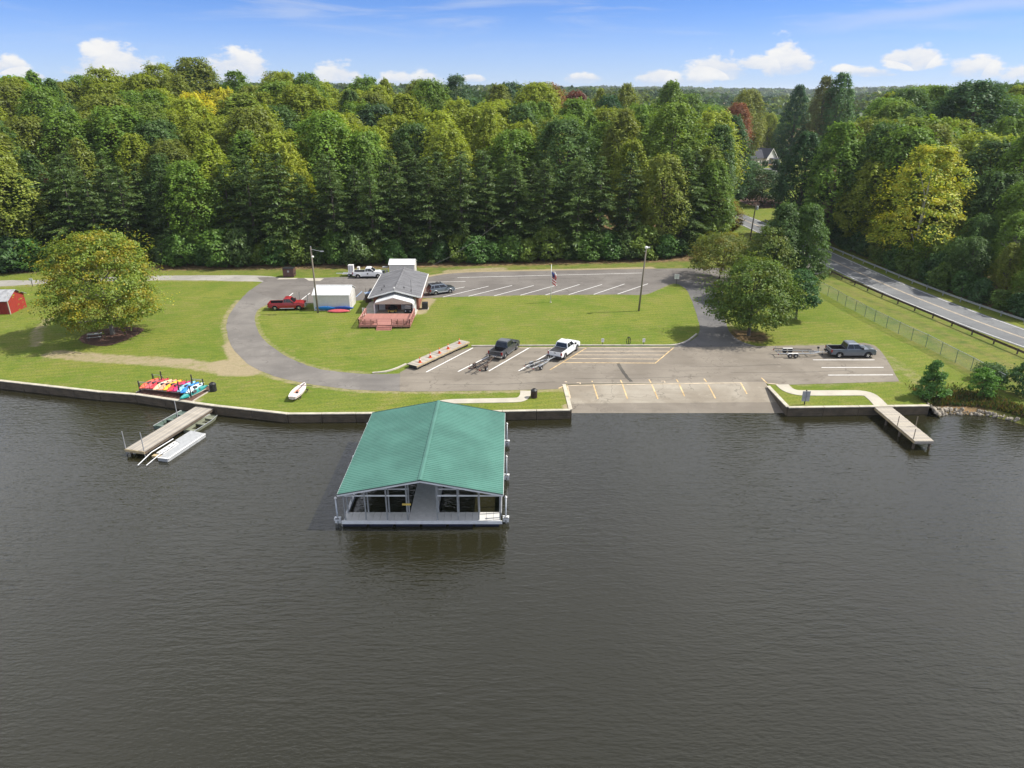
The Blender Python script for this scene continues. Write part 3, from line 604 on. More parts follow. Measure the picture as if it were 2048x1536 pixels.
# ------------------------------------------------------------------ boathouse
def boathouse():
    X0, X1, Y0, Y1, XR = -13.85, -0.85, 49.25, 64.4, -7.3
    t_ = thing('boathouse', 'floating boathouse with green ribbed metal roof and open slips', 'boathouse', (XR, Y0, 0))
    ox, oy = XR, Y0
    def B(nm, x0, x1, y0, y1, z0, z1, m_, par=None): return obj(nm, MB().box(x0 - ox, x1 - ox, y0 - oy, y1 - oy, z0, z1), m_, par or t_)
    ZE, ZR = 3.12, 4.42
    npan = 17; pw = (Y1 - Y0 + 0.3) / npan
    for side_, xe in ((-1, X0 - 0.15), (1, X1 + 0.15)):
        mb = MB(); ribs = 3; seg = []
        for r in range(ribs):
            y = r * pw / ribs; q = pw / ribs
            seg += [(y, 0), (y + q * 0.58, 0), (y + q * 0.68, 0.035), (y + q * 0.86, 0.035), (y + q * 0.96, 0)]
        seg.append((pw + 0.01, 0))
        vs_ = []; n = len(seg)
        for x, z in ((xe - ox, ZE), (0.0, ZR)):
            for y, h in seg: vs_.append((x, y, z + h))
        for x, z in ((xe - ox, ZE), (0.0, ZR)):
            for y, h in seg: vs_.append((x, y, z + h - 0.03))
        fs_ = [(i, i + 1, n + i + 1, n + i) if side_ < 0 else (n + i, n + i + 1, i + 1, i) for i in range(n - 1)]
        fs_ += [(2 * n + i + 1, 2 * n + i, 3 * n + i, 3 * n + i + 1) if side_ < 0 else (3 * n + i + 1, 3 * n + i, 2 * n + i, 2 * n + i + 1) for i in range(n - 1)]
        fs_ += [(i, i + 1, 2 * n + i + 1, 2 * n + i) for i in range(n - 1)]
        me = MB().add(vs_, fs_).mesh('roof_panel', 'roof_green')
        for k in range(npan): share('roof_panel', me, t_, (0, -0.15 + k * pw, random.uniform(0, 0.004)))
        # fascia board and dark drip edge on both gables
        for yy, nm in ((Y0 - 0.20, 'fascia'), (Y1 + 0.20, 'fascia')):
            obj(nm, MB().bar((xe - ox, yy - oy, ZE - 0.10), (0, yy - oy, ZR - 0.10), 0.05, 0.16), 'white_metal', t_)
            obj('drip_edge', MB().bar((xe - ox, yy - oy, ZE + 0.01), (0, yy - oy, ZR + 0.01), 0.09, 0.06), 'roof_green_edge', t_)
        obj('eave_trim', MB().bar((xe - ox, -0.2, ZE - 0.05), (xe - ox, Y1 - Y0 + 0.2, ZE - 0.05), 0.05, 0.09), 'white_metal', t_)
        for y in np.linspace(Y0 + 0.1, Y1 - 0.1, 7)[1:-1]:
            obj('rafter', MB().bar((xe * .98 - ox * .98, y - oy, ZE - 0.12), (0, y - oy, ZR - 0.12), 0.10, 0.12), 'grey_metal', t_)
    mb = MB().prism([(-0.17, ZR + .02), (0, ZR + .065), (0.17, ZR + .02), (0.17, ZR + .05), (0, ZR + .095), (-0.17, ZR + .05)], -0.2, Y1 - Y0 + 0.2, 'y')
    obj('ridge_cap', mb, 'roof_green', t_)
    ZD = 0.55
    # decks: front walkway, central walkway, rear walkway, side fingers
    def boards(x0, x1, y0, y1, along_x=True, wd=0.6, m_='deck_white'):
        n = max(1, round((x1 - x0 if along_x else y1 - y0) / wd)); 
        me = MB().box(0, (x1 - x0) / n - 0.02 if along_x else x1 - x0, 0, (y1 - y0) if along_x else (y1 - y0) / n - 0.02, -0.06, 0).mesh('deck_panel', m_)
        for i in range(n): share('deck_panel', me, t_, ((x0 - ox + (x1 - x0) / n * i) if along_x else x0 - ox, y0 - oy if along_x else y0 - oy + (y1 - y0) / n * i, ZD + random.uniform(-.004, .004)))
    boards(X0 + 0.1, XR - 1.16, Y0, Y0 + 1.25); boards(XR + 1.16, X1 - 0.1, Y0, Y0 + 1.25)
    boards(XR - 1.15, XR + 1.15, Y0, Y1, False, 1.2, 'deck_white'); boards(X0 + 0.1, XR - 1.16, Y1 - 1.2, Y1); boards(XR + 1.16, X1 - 0.1, Y1 - 1.2, Y1)
    for a, b_ in ((X0 - 0.05, X1 + 0.05),):
        B('edge_trim', a, b_, Y0 - 0.09, Y0 - 0.02, 0.27, 0.57, 'white_metal'); B('edge_trim', a, b_, Y1 + 0.02, Y1 + 0.09, 0.27, 0.57, 'white_metal')
    for x0, x1, y0, y1 in ((X0, X1, Y0, Y0 + 1.2), (XR - 1.1, XR + 1.1, Y0 + 1.25, Y1 - 1.25), (X0, X1, Y1 - 1.2, Y1)):
        if y1 - y0 > 2:
            for k in range(5): B('float', x0, x1, y0 + k * 2.5, y0 + k * 2.5 + 2.1, -0.25, 0.42, 'float_blue')
        else:
            for k in range(6): B('float', x0 + k * 2.17, x0 + k * 2.17 + 1.95, y0, y1, -0.25, 0.42, 'float_blue')
    B('side_beam', X0, X0 + 0.22, Y0 + 1.2, Y1 - 1.2, 0.18, 0.50, 'grey_metal'); B('side_beam', X1 - 0.22, X1, Y0 + 1.2, Y1 - 1.2, 0.18, 0.50, 'grey_metal')
    def ztop(x): return ZE + (ZR - ZE) * (1 - abs(x - XR) / (XR - X0)) - 0.16
    fx = [X0 + 0.25, X0 + 1.95, X0 + 3.68, XR - 1.22, XR + 1.22, X1 - 3.55, X1 - 1.85, X1 - 0.12]
    for x in fx:
        for y in (Y0 + 0.12, Y0 + 1.15, Y1 - 0.2): B('post', x - 0.055, x + 0.055, y - 0.055, y + 0.055, ZD, ztop(x), 'galvanised')
    for y in np.linspace(Y0, Y1, 6)[1:-1]:
        for x in (X0 + 0.15, X1 - 0.12): B('post', x - 0.05, x + 0.05, y - 0.05, y + 0.05, 0.4, ztop(x), 'galvanised')
    for y in (Y0 + 0.12, Y0 + 1.15, Y1 - 0.2):
        B('header_beam', X0 + 0.2, XR - 1.15, y - 0.04, y + 0.04, 2.78, 2.88, 'white_metal'); B('header_beam', XR + 1.15, X1 - 0.05, y - 0.04, y + 0.04, 2.78, 2.88, 'white_metal')
    for x0, x1 in ((fx[2], fx[3]), (fx[4], fx[5])): B('brace', x0, x1, Y0 + 1.12, Y0 + 1.18, 3.28, 3.35, 'white_metal')
    B('notice', fx[3] - 0.35, fx[3] + 0.35, Y0 - 0.02, Y0 + 0.04, 2.0, 2.16, 'sign_yellow')
    # guide piles with sleeves
    for x, y in ((X0 - 0.45, Y0 + 0.35), (X1 + 0.35, Y0 + 0.5), (X1 + 0.35, Y0 + 7.4), (X1 + 0.35, Y0 + 14.2), (X0 - 0.45, Y0 + 14.2), (X0 - 0.45, Y0 + 7.4)):
        pl = obj('guide_pile', MB().tube([(x - ox, y - oy, -1.5), (x - ox, y - oy, 2.45)], 0.07, 10), 'galvanised', t_, True)
        obj('pile_cap', MB().lathe([(0.11, 0), (0.11, 0.06), (0.05, 0.16), (0.005, 0.17)], 10, (x - ox, y - oy, 2.42)), 'white_paint', pl)
        sg = 1 if x < XR else -1
        obj('bracket', MB().box(x - ox - 0.26, x - ox + 0.26, y - oy - 0.16, y - oy + 0.16, 0.42, 0.62).box(x - ox - 0.24, x - ox + 0.24, y - oy - 0.03, y - oy + 0.03, 0.1, 0.42), 'white_metal', pl)
        obj('roller', MB().tube([(x - ox - 0.15, y - oy - 0.17, 0.6), (x - ox + 0.15, y - oy - 0.17, 0.6)], 0.05, 8), 'black_plastic', pl)
    # gangway to the bank
    B('gangway', XR - 0.7, XR + 0.7, Y1 + 0.1, 69.2, 0.72, 0.80, 'deck_white')
    for s_ in (-0.72, 0.72):
        obj('handrail', MB().tube([(s_, Y1 - oy + 0.2, 0.8), (s_, Y1 - oy + 0.2, 1.7), (s_, 68.9 - oy, 1.9), (s_, 68.9 - oy, 0.9)], 0.03, 6), 'white_metal', t_)
boathouse()

# ------------------------------------------------------------------ docks
def planks(t_, x0, x1, y0, y1, z, along_y, wd, mats, th=0.045, jitter=0.03):
    """deck boards one by one; t_ space"""
    n = max(1, round((x1 - x0 if along_y else y1 - y0) / wd)); step = (x1 - x0 if along_y else y1 - y0) / n
    mes = [MB().box(-step / 2 + .006 if along_y else x0, step / 2 - .006 if along_y else x1, y0 if along_y else -step / 2 + .006, y1 if along_y else step / 2 - .006, -th, 0).mesh('plank', m_) for m_ in mats]
    for i in range(n):
        c = (i + 0.5) * step
        share('plank', random.choice(mes), t_, (x0 + c, random.uniform(-jitter, jitter), z + random.uniform(-.006, .006)) if along_y else (random.uniform(-jitter, jitter), y0 + c, z + random.uniform(-.006, .006)))
def left_dock():
    t_ = thing('fishing_dock', 'weathered plank dock on the water below the kayak rack', 'dock', (-36.6, 61.2, 0), -15.2)
    planks(t_, -1.12, 1.12, 0, 11.1, 0.72, True, 0.16, ['wood_grey', 'wood_grey_b', 'wood_grey_c'])
    obj('end_beam', MB().box(-1.15, 1.15, -0.08, -0.02, 0.45, 0.70), 'wood_fresh', t_)
    for x in (-1.14, 1.08): obj('side_beam', MB().box(x, x + 0.06, 0, 11.1, 0.42, 0.66), 'wood_dark', t_)
    for y in (0.4, 3.5, 6.8, 10.2):
        for x in (-0.9, 0.9): obj('pile', MB().tube([(x, y, -2), (x, y, 0.62)], 0.11, 8), 'wood_dark', t_)
    for x, y, h in ((-1.22, 0.15, 2.5), (0.98, 0.1, 2.7), (-1.22, 7.6, 2.6)):
        obj('steel_post', MB().tube([(x, y, -1.5), (x, y, h)], 0.045, 8), 'grey_metal', t_)
    return t_
left_dock()
def kayak_launch():
    t_ = thing('kayak_launch', 'grey floating kayak launch with white ribbed slide beside the dock', 'kayak launch', (-34.0, 60.5, 0), -15.2)
    obj('platform', MB().prism([(0.0, -0.2), (1.05, -0.15), (1.12, 0.0), (1.15, 5.3), (1.05, 5.5), (-0.9, 5.75), (-0.95, 3.4), (0.0, 3.0)], 0.02, 0.34), 'sign_grey', t_)
    obj('slide', MB().box(-0.95, -0.03, 0.7, 3.3, 0.0, 0.30), 'deck_white', t_)
    obj('edge_rail', MB().bar((1.12, -0.1, 0.37), (1.12, 5.4, 0.37), 0.12, 0.06).bar((0.0, -0.17, 0.37), (1.1, -0.13, 0.37), 0.12, 0.06), 'white_paint', t_)
    for k in range(4): obj('slide_slot', MB().bar((-0.72, 0.95 + 0.62 * k, 0.305), (-0.26, 0.90 + 0.62 * k, 0.305), 0.09, 0.02), 'dark_metal', t_)
    obj('handrail', MB().tube([(-1.02, 3.3, 0.55), (-0.98, 0.2, 0.62), (-1.15, -1.55, 0.10)], 0.045, 8), 'white_metal', t_)
    obj('handrail', MB().tube([(-0.02, 2.6, 0.60), (-0.02, 0.2, 0.55), (-0.35, -1.35, 0.10)], 0.045, 8), 'white_metal', t_)
    obj('wood_block', MB().box(-1.0, -0.05, 0.15, 0.55, 0.05, 0.26), 'wood_fresh', t_)
kayak_launch()
def jon_boat(label, loc, rz, m_, L=4.0, wd=1.35):
    t_ = thing('jon_boat', label, 'boat', loc, rz, 'flat-bottomed boats tied to the dock')
    h = wd / 2; rings = []
    prof = [(0, 1.0, .0), (0.5, 1.0, 0.0), (L * .7, .98, 0.0), (L * .88, .86, .10), (L, .72, .32)]
    out = [[(-h * w_, y, .42 + r * .25), (-h * w_ * .85, y, r), (h * w_ * .85, y, r), (h * w_, y, .42 + r * .25)] for y, w_, r in prof]
    inn = [[(-h * w_ + .06, y, .42 + r * .25), (-h * w_ * .85 + .05, y, r + .07), (h * w_ * .85 - .05, y, r + .07), (h * w_ - .06, y, .42 + r * .25)] for y, w_, r in prof]
    mb = MB(); mb.loft(out, False, False); mb.loft(inn, False, False)
    n = len(prof)
    for a in (0, 3): mb.add([out[i][a] for i in range(n)] + [inn[i][a] for i in range(n)], [(i, i + 1, n + i + 1, n + i) for i in range(n - 1)])
    for i in (0, n - 1): mb.add(out[i] + inn[i], [(0, 1, 5, 4), (1, 2, 6, 5), (2, 3, 7, 6)])
    mb.add([out[0][k] for k in range(4)], [(0, 1, 2, 3)]); mb.add([out[-1][k] for k in range(4)], [(0, 1, 2, 3)])
    obj('hull', mb, m_, t_)
    for y in (0.25, L * .45, L * .80): obj('bench', MB().box(-h * .84, h * .84, y, y + .38, .22, .36), m_, t_); obj('bench_shade_strip', MB().box(-h * .7, h * .7, y + .02, y + .06, .09, .21), 'dark_metal', t_)  # dark strip under each bench stands in for its shadow
    obj('gunwale', MB().tube([(-h, 0, .45), (-h * .98, L * .7, .45), (-h * .72, L, .52)], .03, 6).tube([(h, 0, .45), (h * .98, L * .7, .45), (h * .72, L, .52)], .03, 6), 'grey_metal', t_)
    return t_
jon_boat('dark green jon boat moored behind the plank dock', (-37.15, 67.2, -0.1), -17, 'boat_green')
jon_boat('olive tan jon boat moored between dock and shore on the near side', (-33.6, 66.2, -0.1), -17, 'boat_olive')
def right_dock():
    t_ = thing('courtesy_dock', 'long wooden footbridge dock at the end of the curved walk', 'dock', (40.75, 62.7, 0), 1.2)
    planks(t_, -0.95, 0.95, 0, 8.6, 0.98, False, 0.145, ['wood_grey_c', 'wood_grey', 'wood_grey_c'])
    for x in (-0.95, 0.87): obj('side_beam', MB().box(x, x + 0.08, 0, 8.6, 0.66, 0.92), 'wood_fresh', t_)
    obj('end_beam', MB().box(-0.95, 0.95, -0.08, 0, 0.68, 0.96), 'wood_grey', t_)
    for y in (0.25, 2.9, 5.6):
        for x in (-0.8, 0.8): obj('pile', MB().tube([(x, y, -2), (x, y, 0.92)], 0.12, 8), 'wood_dark', t_)
        obj('cross_beam', MB().box(-0.85, 0.85, y - .05, y + .05, 0.5, 0.68), 'wood_dark', t_)
    for x, y in ((-0.9, 0.35), (-0.9, 3.4), (0.9, 3.2)): obj('mooring_post', MB().tube([(x, y, 0.7), (x, y, 2.1)], 0.04, 6), 'pole_wood', t_)
right_dock()
def land_dock():
    t_ = thing('stored_dock_section', 'long floating dock section stored on the pavement edge with cones', 'dock', (-12.4, 82.1, 1.02), -33.2)
    L = 10.9
    planks(t_, -0.78, 0.78, 0, L, 0.56, False, 0.19, ['wood_grey', 'wood_grey_b', 'wood_grey_c'])
    for x in (-0.82, 0.74): obj('side_beam', MB().box(x, x + 0.08, 0, L, 0.30, 0.50), 'wood_grey_c', t_)
    obj('rub_rail', MB().box(0.82, 0.88, 0, L, 0.42, 0.56), 'wood_fresh', t_)
    for y in np.linspace(0.15, L - 0.95, 7): obj('float', MB().box(-0.6, 0.70, y, y + 0.75, 0.0, 0.40), 'black_plastic', t_)
    obj('joint_strip', MB().box(-0.78, 0.78, 6.6, 6.75, 0.562, 0.58), 'wood_fresh', t_)
    d = Matrix.Rotation(R(-33.2), 3, 'Z')
    names = ['nearest the driveway end', 'second from the driveway end', 'in the middle of the row', 'second from the far end', 'nearest the grass end']
    for k, y in enumerate((1.2, 3.3, 5.2, 7.1, 9.6)):
        p = d @ Vector((0.30 - 0.05 * k, y, 0))
        c = thing('traffic_cone', 'orange traffic cone on the stored dock, ' + names[k], 'traffic cone', (-12.4 + p.x, 82.1 + p.y, 1.585), random.uniform(0, 90), 'cones on the stored dock')
        obj('base', MB().box(-.2, .2, -.2, .2, 0, .04), 'cone_orange', c)
        obj('body', MB().lathe([(.15, .04), (.03, .74), (.02, .76)], 12), 'cone_orange', c, True)
        obj('collar', MB().lathe([(.102, .34), (.072, .50), (.066, .50), (.096, .34)], 12, cap=False), 'cloth_white', c)
land_dock()

# ------------------------------------------------------------------ ramp office with carport and deck
def window(par, name, x0, x1, z0, z1, y, m_='white_paint', pane='glass_dark', d=-1, panes=1):
    fr = obj(name, MB().box(x0, x1, y, y + d * .05, z0, z1), m_, par)
    k = (x1 - x0 - .12) / panes
    for i in range(panes): obj('pane', MB().box(x0 + .06 + i * k + .02, x0 + .06 + (i + 1) * k - .02, y + d * .05, y + d * .06, z0 + .07, z1 - .07), pane, fr)
    return fr
def office():
    t_ = thing('ramp_office', 'low brick office with grey shingled gable roof behind the carport', 'building', (-18.1, 106.2, 1.0), 2.0)
    W, L, ZE, ZR, y0 = 4.02, 15.0, 2.42, 3.52, 1.5
    wallm = MB().box(-3.5, 3.5, y0, L - .5, 0, ZE - .02); obj('brick_wall', wallm, 'brick_red', t_)
    obj('gable', MB().prism([(-3.6, ZE - .06), (3.6, ZE - .06), (0, ZR - .12)], y0 - .02, y0 + .1, 'y'), 'siding_white', t_)
    obj('gable', MB().prism([(-3.6, ZE - .06), (3.6, ZE - .06), (0, ZR - .12)], L - .55, L - .45, 'y'), 'siding_white', t_)
    for s_ in (-1, 1):
        r_ = obj('roof_slope', MB().prism([(s_ * W, ZE), (0, ZR), (0, ZR + .09), (s_ * W, ZE + .09)], 0, L, 'y'), 'shingle_grey', t_)
        for yy in (-.03, L + .03): obj('barge_board', MB().bar((s_ * W, yy, ZE - .02), (0, yy, ZR - .02), .05, .20), 'white_paint', r_)
        obj('gutter', MB().box(s_ * W - .06 + s_ * .06, s_ * W + .06 + s_ * .06, -.03, L + .03, ZE - .06, ZE + .06), 'white_paint', r_)
        # rows of shingles that read as courses up the slope
        for k in range(1, 12):
            f_ = k / 12; x = s_ * W * (1 - f_); z = ZE + (ZR - ZE) * f_ + .092
            obj('shingle_course', MB().bar((x, .02, z), (x, L - .02, z), .05, .014), 'shingle_grey', r_)
    obj('ridge_vent', MB().prism([(-.22, ZR + .04), (0, ZR + .15), (.22, ZR + .04), (.22, ZR + .08), (0, ZR + .19), (-.22, ZR + .08)], 0, L, 'y'), 'shingle_grey', t_)
    for x, y in ((-2.1, 4.2), (-2.2, 2.2), (1.25, 2.4), (2.4, 1.7)):
        z = ZR - abs(x) / W * (ZR - ZE); obj('vent_pipe', MB().tube([(x, y, z), (x, y, z + .38)], .07, 8), 'dark_metal', t_)
    obj('ridge_lamp', MB().lathe([(.03, 0), (.03, .25), (.12, .27), (.12, .42), (.02, .46)], 8, (0, .1, ZR + .12)), 'white_paint', t_)
    for x0, x1, nm in ((-2.75, -1.75, 'door'), (.75, 1.75, 'door')):
        dr = obj(nm, MB().box(x0, x1, y0 - .06, y0, .02, 2.05), 'white_paint', t_)
        obj('handle', MB().box(x1 - .16, x1 - .10, y0 - .10, y0 - .06, .95, 1.10), 'grey_metal', dr)
    for y in (4.5, 8.0, 11.5):
        for s_ in (-1, 1):
            fr = obj('window', MB().box(s_ * 3.5, s_ * 3.56, y, y + 1.2, 1.0, 2.0), 'white_paint', t_); obj('pane', MB().box(s_ * 3.56, s_ * 3.57, y + .08, y + 1.12, 1.08, 1.92), 'glass_dark', fr)
    obj('antenna', MB().tube([(2.55, .6, ZE + .3), (2.55, .6, ZE + 2.6)], .025, 6), 'dark_metal', t_)
    return t_
office()
# slab the carport and office stand on
ps = bpy.data.objects.new('patio', None); COL.objects.link(ps); ps['kind'] = 'structure'
for i in range(3):
    for j in range(3):
        obj('slab', MB().box(-23.2 + i * 2.8 + .01, -23.2 + (i + 1) * 2.8 - .01, 104.15 + j * 2.75 + .01, 104.15 + (j + 1) * 2.75 - .01, .9, 1.10 + random.uniform(-.004, .004)), 'concrete', ps)
def carport():
    t_ = thing('carport', 'open white metal carport with beige gable in front of the office', 'carport', (-18.05, 104.5, 1.1))
    W, D, ZE, ZP = 3.0, 3.1, 1.85, 2.75
    for s_ in (-1, 1):
        obj('roof_sheet', MB().prism([(s_ * (W - .35), ZE + .17), (0, ZP), (0, ZP + .05), (s_ * (W - .35), ZE + .22)], 0, D, 'y'), 'white_metal', t_)
        n = 6; arc = [(s_ * (W - .35 + .35 * math.sin(a)), ZE - .18 + .38 * math.cos(a)) for a in np.linspace(0, math.pi / 2, n)]
        inner = [(x - s_ * .04, z - .04) for x, z in arc][::-1]
        obj('eave_bend', MB().prism(arc + inner, 0, D, 'y'), 'white_metal', t_, True)
        obj('side_wall', MB().box(s_ * W - .03, s_ * W + .03, .02, D, 0.0, ZE - .2), 'white_metal', t_)
        for k in range(7): obj('wall_rib', MB().box(s_ * W + s_ * .03, s_ * W + s_ * .06, .15 + k * .45, .23 + k * .45, 0.02, ZE - .2), 'white_metal', t_)
        obj('post', MB().box(s_ * (W - .08) - .04, s_ * (W - .08) + .04, 0.01, .10, 0, ZE), 'white_metal', t_)
        for k in range(6): obj('roof_rib', MB().bar((s_ * (W - .4), .25 + k * .52, ZE + .235), (s_ * .02, .25 + k * .52, ZP + .065), .07, .03), 'white_metal', t_)
    obj('gable_panel', MB().prism([(-W + .2, ZE), (W - .2, ZE), (W - .3, ZE + .17), (0, ZP - .02), (-W + .3, ZE + .17)], -.02, .03, 'y'), 'siding_beige', t_)
    obj('gable_sill', MB().box(-W + .1, W - .1, -.04, .05, ZE - .07, ZE), 'siding_beige', t_)
    obj('lamp', MB().lathe([(.06, 0), (.08, .08), (.03, .12)], 8, (.1, -.08, ZE + .2)), 'grey_metal', t_)
carport()
def red_deck():
    t_ = thing('wooden_deck', 'red painted wooden deck with railings and steps before the carport', 'deck', (-18.5, 98.45, 1.0))
    X0, X1, D, Z = -3.75, 3.75, 5.68, .52
    planks(t_, X0, X1, 0, D, Z, False, 0.145, ['deck_red', 'deck_red_b', 'deck_red'], jitter=0.01)
    obj('skirt_board', MB().box(X0, -1.0, -.06, -.01, .22, Z - .03), 'deck_red_b', t_); obj('skirt_board', MB().box(1.0, X1, -.06, -.01, .22, Z - .03), 'deck_red_b', t_)
    for x in (X0, X1 - .04): obj('skirt_board', MB().box(x, x + .04, 0, D, .22, Z - .05), 'deck_red', t_)
    for x in (X0 + .1, -2.3, -1.05, 1.05, 2.4, X1 - .1):
        for y in (0.06, D / 2, D - .1): obj('support_post', MB().box(x - .05, x + .05, y - .05, y + .05, 0, Z - .05), 'deck_red_dark', t_)
    def rail(p, q, n):
        (ax, ay), (bx, by) = p, q
        for z, w_, h_, m_ in ((1.40, .14, .04, 'deck_red_b'), (1.12, .04, .10, 'deck_red'), (.84, .04, .10, 'deck_red')): obj('rail', MB().bar((ax, ay, z), (bx, by, z), w_, h_), m_, t_)
        for i in range(n + 1):
            x, y = ax + (bx - ax) * i / n, ay + (by - ay) * i / n
            obj('rail_post', MB().box(x - .05, x + .05, y - .05, y + .05, .24, 1.38), 'deck_red', t_)
    rail((X0 + .06, 0), (-1.05, 0), 3); rail((1.05, 0), (X1 - .06, 0), 3); rail((X0 + .06, 0), (X0 + .06, D - .1), 4); rail((X1 - .06, 0), (X1 - .06, D - .1), 4)
    for x0, x1 in ((X0 + .35, -1.5), (1.5, X1 - .35)):
        b_ = obj('bench', MB().box(x0, x1, .25, .70, .92, .97), 'deck_red_b', t_)
        for x in (x0 + .15, x1 - .25): obj('bench_leg', MB().box(x, x + .1, .3, .65, Z, .92), 'deck_red', b_)
    for k in range(3):
        obj('step', MB().box(-1.0, 1.0, -.34 - .32 * k, -.03 - .32 * k, Z - .17 * (k + 1) - .05 + .02, Z - .17 * (k + 1) + .02), 'deck_red_b', t_)
        obj('riser', MB().box(-1.0, 1.0, -.03 - .32 * k, 0 - .32 * k, Z - .17 * (k + 1) - .12, Z - .17 * k - .06), 'deck_red', t_)
    for x in (-1.08, 1.02): obj('stringer', MB().prism([(0, Z), (-1.0, .02), (-1.0, -.0), (-.7, 0), (0, .3)], x, x + .06, 'x'), 'deck_red', t_)
    for x in (-4.05, -3.82): obj('white_post', MB().box(x, x + .1, D - 1.2, D - 1.1, 0, 1.75), 'white_paint', t_)
red_deck()
def golf_cart():
    t_ = thing('golf_cart', 'black golf cart with pale seats parked under the carport', 'golf cart', (-16.05, 105.4, 1.1), 0)
    obj('body', MB().box(-.55, .55, .0, 2.2, .22, .48).prism([(-.0, .45), (.55, .45), (.45, .78), (0.05, .80)], -.52, .52, 'x'), 'black_plastic', t_)
    obj('front_cowl', MB().prism([(1.55, .45), (2.2, .45), (2.15, .62), (1.75, .92), (1.6, .92)], -.52, .52, 'x'), 'black_plastic', t_)
    for y, z in ((.05, .80), (.70, .72)): s_ = obj('seat', MB().box(-.5, .5, y, y + .48, z - .04, z + .10), 'seat_pale', t_); obj('seat_back', MB().box(-.5, .5, y + .42, y + .52, z + .1, z + .42), 'seat_pale', s_)
    obj('roof', MB().box(-.55, .55, .75, 2.0, 1.62, 1.68), 'dark_metal', t_)
    for x in (-.5, .5):
        for y in (.8, 1.92): obj('roof_post', MB().tube([(x, y, .5), (x, y, 1.62)], .025, 6), 'dark_metal', t_)
        for y in (.4, 1.85):
            wl = obj('wheel', MB().tube([(x * 1.02 - .09, y, .23), (x * 1.02 + .09, y, .23)], .23, 14), 'rubber', t_); obj('rim', MB().tube([(x * 1.02 - .1, y, .23), (x * 1.02 + .1, y, .23)], .12, 10), 'chrome', wl)
    for x in (-.38, .38): obj('headlight', MB().tube([(x, -.02, .42), (x, .03, .42)], .09, 10), 'lamp_clear', t_)
golf_cart()
def mower():
    t_ = thing('riding_mower', 'black and yellow riding mower under the carport between the white doors', 'mower', (-18.55, 105.9, 1.1), 4)
    obj('deck', MB().prism([(-.6, 0), (.6, 0), (.7, .3), (.6, .75), (-.6, .75), (-.7, .3)], .12, .30), 'sign_yellow', t_)
    obj('chassis', MB().box(-.42, .42, .5, 1.75, .25, .55), 'black_plastic', t_)
    s_ = obj('seat', MB().box(-.28, .28, .85, 1.35, .55, .72), 'black_plastic', t_); obj('seat_back', MB().box(-.28, .28, 1.27, 1.4, .72, 1.25), 'black_plastic', s_)
    obj('engine', MB().box(-.35, .35, 1.42, 1.8, .5, .95), 'dark_metal', t_)
    obj('roll_bar', MB().tube([(-.5, 1.5, .5), (-.5, 1.5, 1.7), (.5, 1.5, 1.7), (.5, 1.5, .5)], .035, 6), 'dark_metal', t_)
    for x in (-.55, .55):
        wl = obj('wheel', MB().tube([(x - .14, 1.3, .30), (x + .14, 1.3, .30)], .30, 14), 'rubber', t_); obj('rim', MB().tube([(x - .15, 1.3, .30), (x + .15, 1.3, .30)], .14, 10), 'sign_yellow', wl)
        obj('caster', MB().tube([(x * .7 - .07, -.1, .15), (x * .7 + .07, -.1, .15)], .15, 10), 'rubber', t_)
        obj('lever', MB().tube([(x * .6, .95, .6), (x * .5, .75, 1.1), (x * .1, .72, 1.12)], .02, 6), 'dark_metal', t_)
mower()
def metal_shed(label, x0, x1, y0, y1, z0, zw, zr, ribs=12, door=True):
    t_ = thing('metal_shed', label, 'shed', ((x0 + x1) / 2, y0, z0)); w_ = (x1 - x0) / 2; D = y1 - y0
    obj('wall', MB().box(-w_, w_, 0, D, 0, zw), 'siding_white', t_)
    for s_ in (-1, 1): obj('gable', MB().prism([(0, zw - .01), (D, zw - .01), (D / 2, zr - .06)], s_ * w_ - .02 * s_, s_ * w_ + .004 * s_, 'x'), 'siding_white', t_)
    for a, b_ in ((-.18, D / 2), (D + .18, D / 2)):
        za = zw - .05
        r_ = obj('roof_sheet', MB().prism([(a, za), (b_, zr), (b_, zr + .05), (a, za + .05)], -w_ - .15, w_ + .15, 'x'), 'white_metal', t_)
        for k in range(ribs): x = -w_ + (k + .5) * 2 * w_ / ribs; obj('roof_rib', MB().bar((x, a, za + .06), (x, b_, zr + .06), .05, .03), 'white_metal', r_)
    obj('ridge_cap', MB().box(-w_ - .15, w_ + .15, D / 2 - .12, D / 2 + .12, zr + .03, zr + .09), 'white_metal', t_)
    n = round(2 * w_ / .23)
    me = MB().box(-.018, .018, -.022, 0, .05, zw - .06).mesh('wall_rib', 'siding_white')
    for k in range(n): share('wall_rib', me, t_, (-w_ + (k + .5) * 2 * w_ / n, -.001, 0))
    me = MB().box(0, .022, -.018, .018, .05, zw - .06).mesh('wall_rib', 'siding_white')
    for k in range(round(D / .3)): share('wall_rib', me, t_, (w_ + .001, .2 + k * .3, 0))
    for x in (-w_ - .02, w_ - .04): obj('corner_trim', MB().box(x, x + .06, -.03, .03, 0, zw), 'white_paint', t_)
    for z in (zw * .35, zw * .68): obj('side_rail', MB().box(w_ + .02, w_ + .05, .1, D - .1, z, z + .05), 'siding_beige', t_)
    obj('skid', MB().box(-w_ + .05, w_ - .05, .1, D - .1, -.06, .03), 'wood_dark', t_)
    if door:
        dr = obj('door', MB().box(w_ + .002, w_ + .03, D * .3, D * .72, .05, zw * .92), 'siding_white', t_); obj('handle', MB().box(w_ + .03, w_ + .06, D * .66, D * .69, 1.0, 1.15), 'grey_metal', dr)
metal_shed('white metal shed with kayaks against its wall beside red pickup', -31.0, -25.4, 107.4, 111.9, 1.0, 2.55, 3.45)
metal_shed('white metal shed standing behind the office roof at wood edge', -22.5, -17.95, 128.4, 131.6, 1.0, 2.5, 3.1)
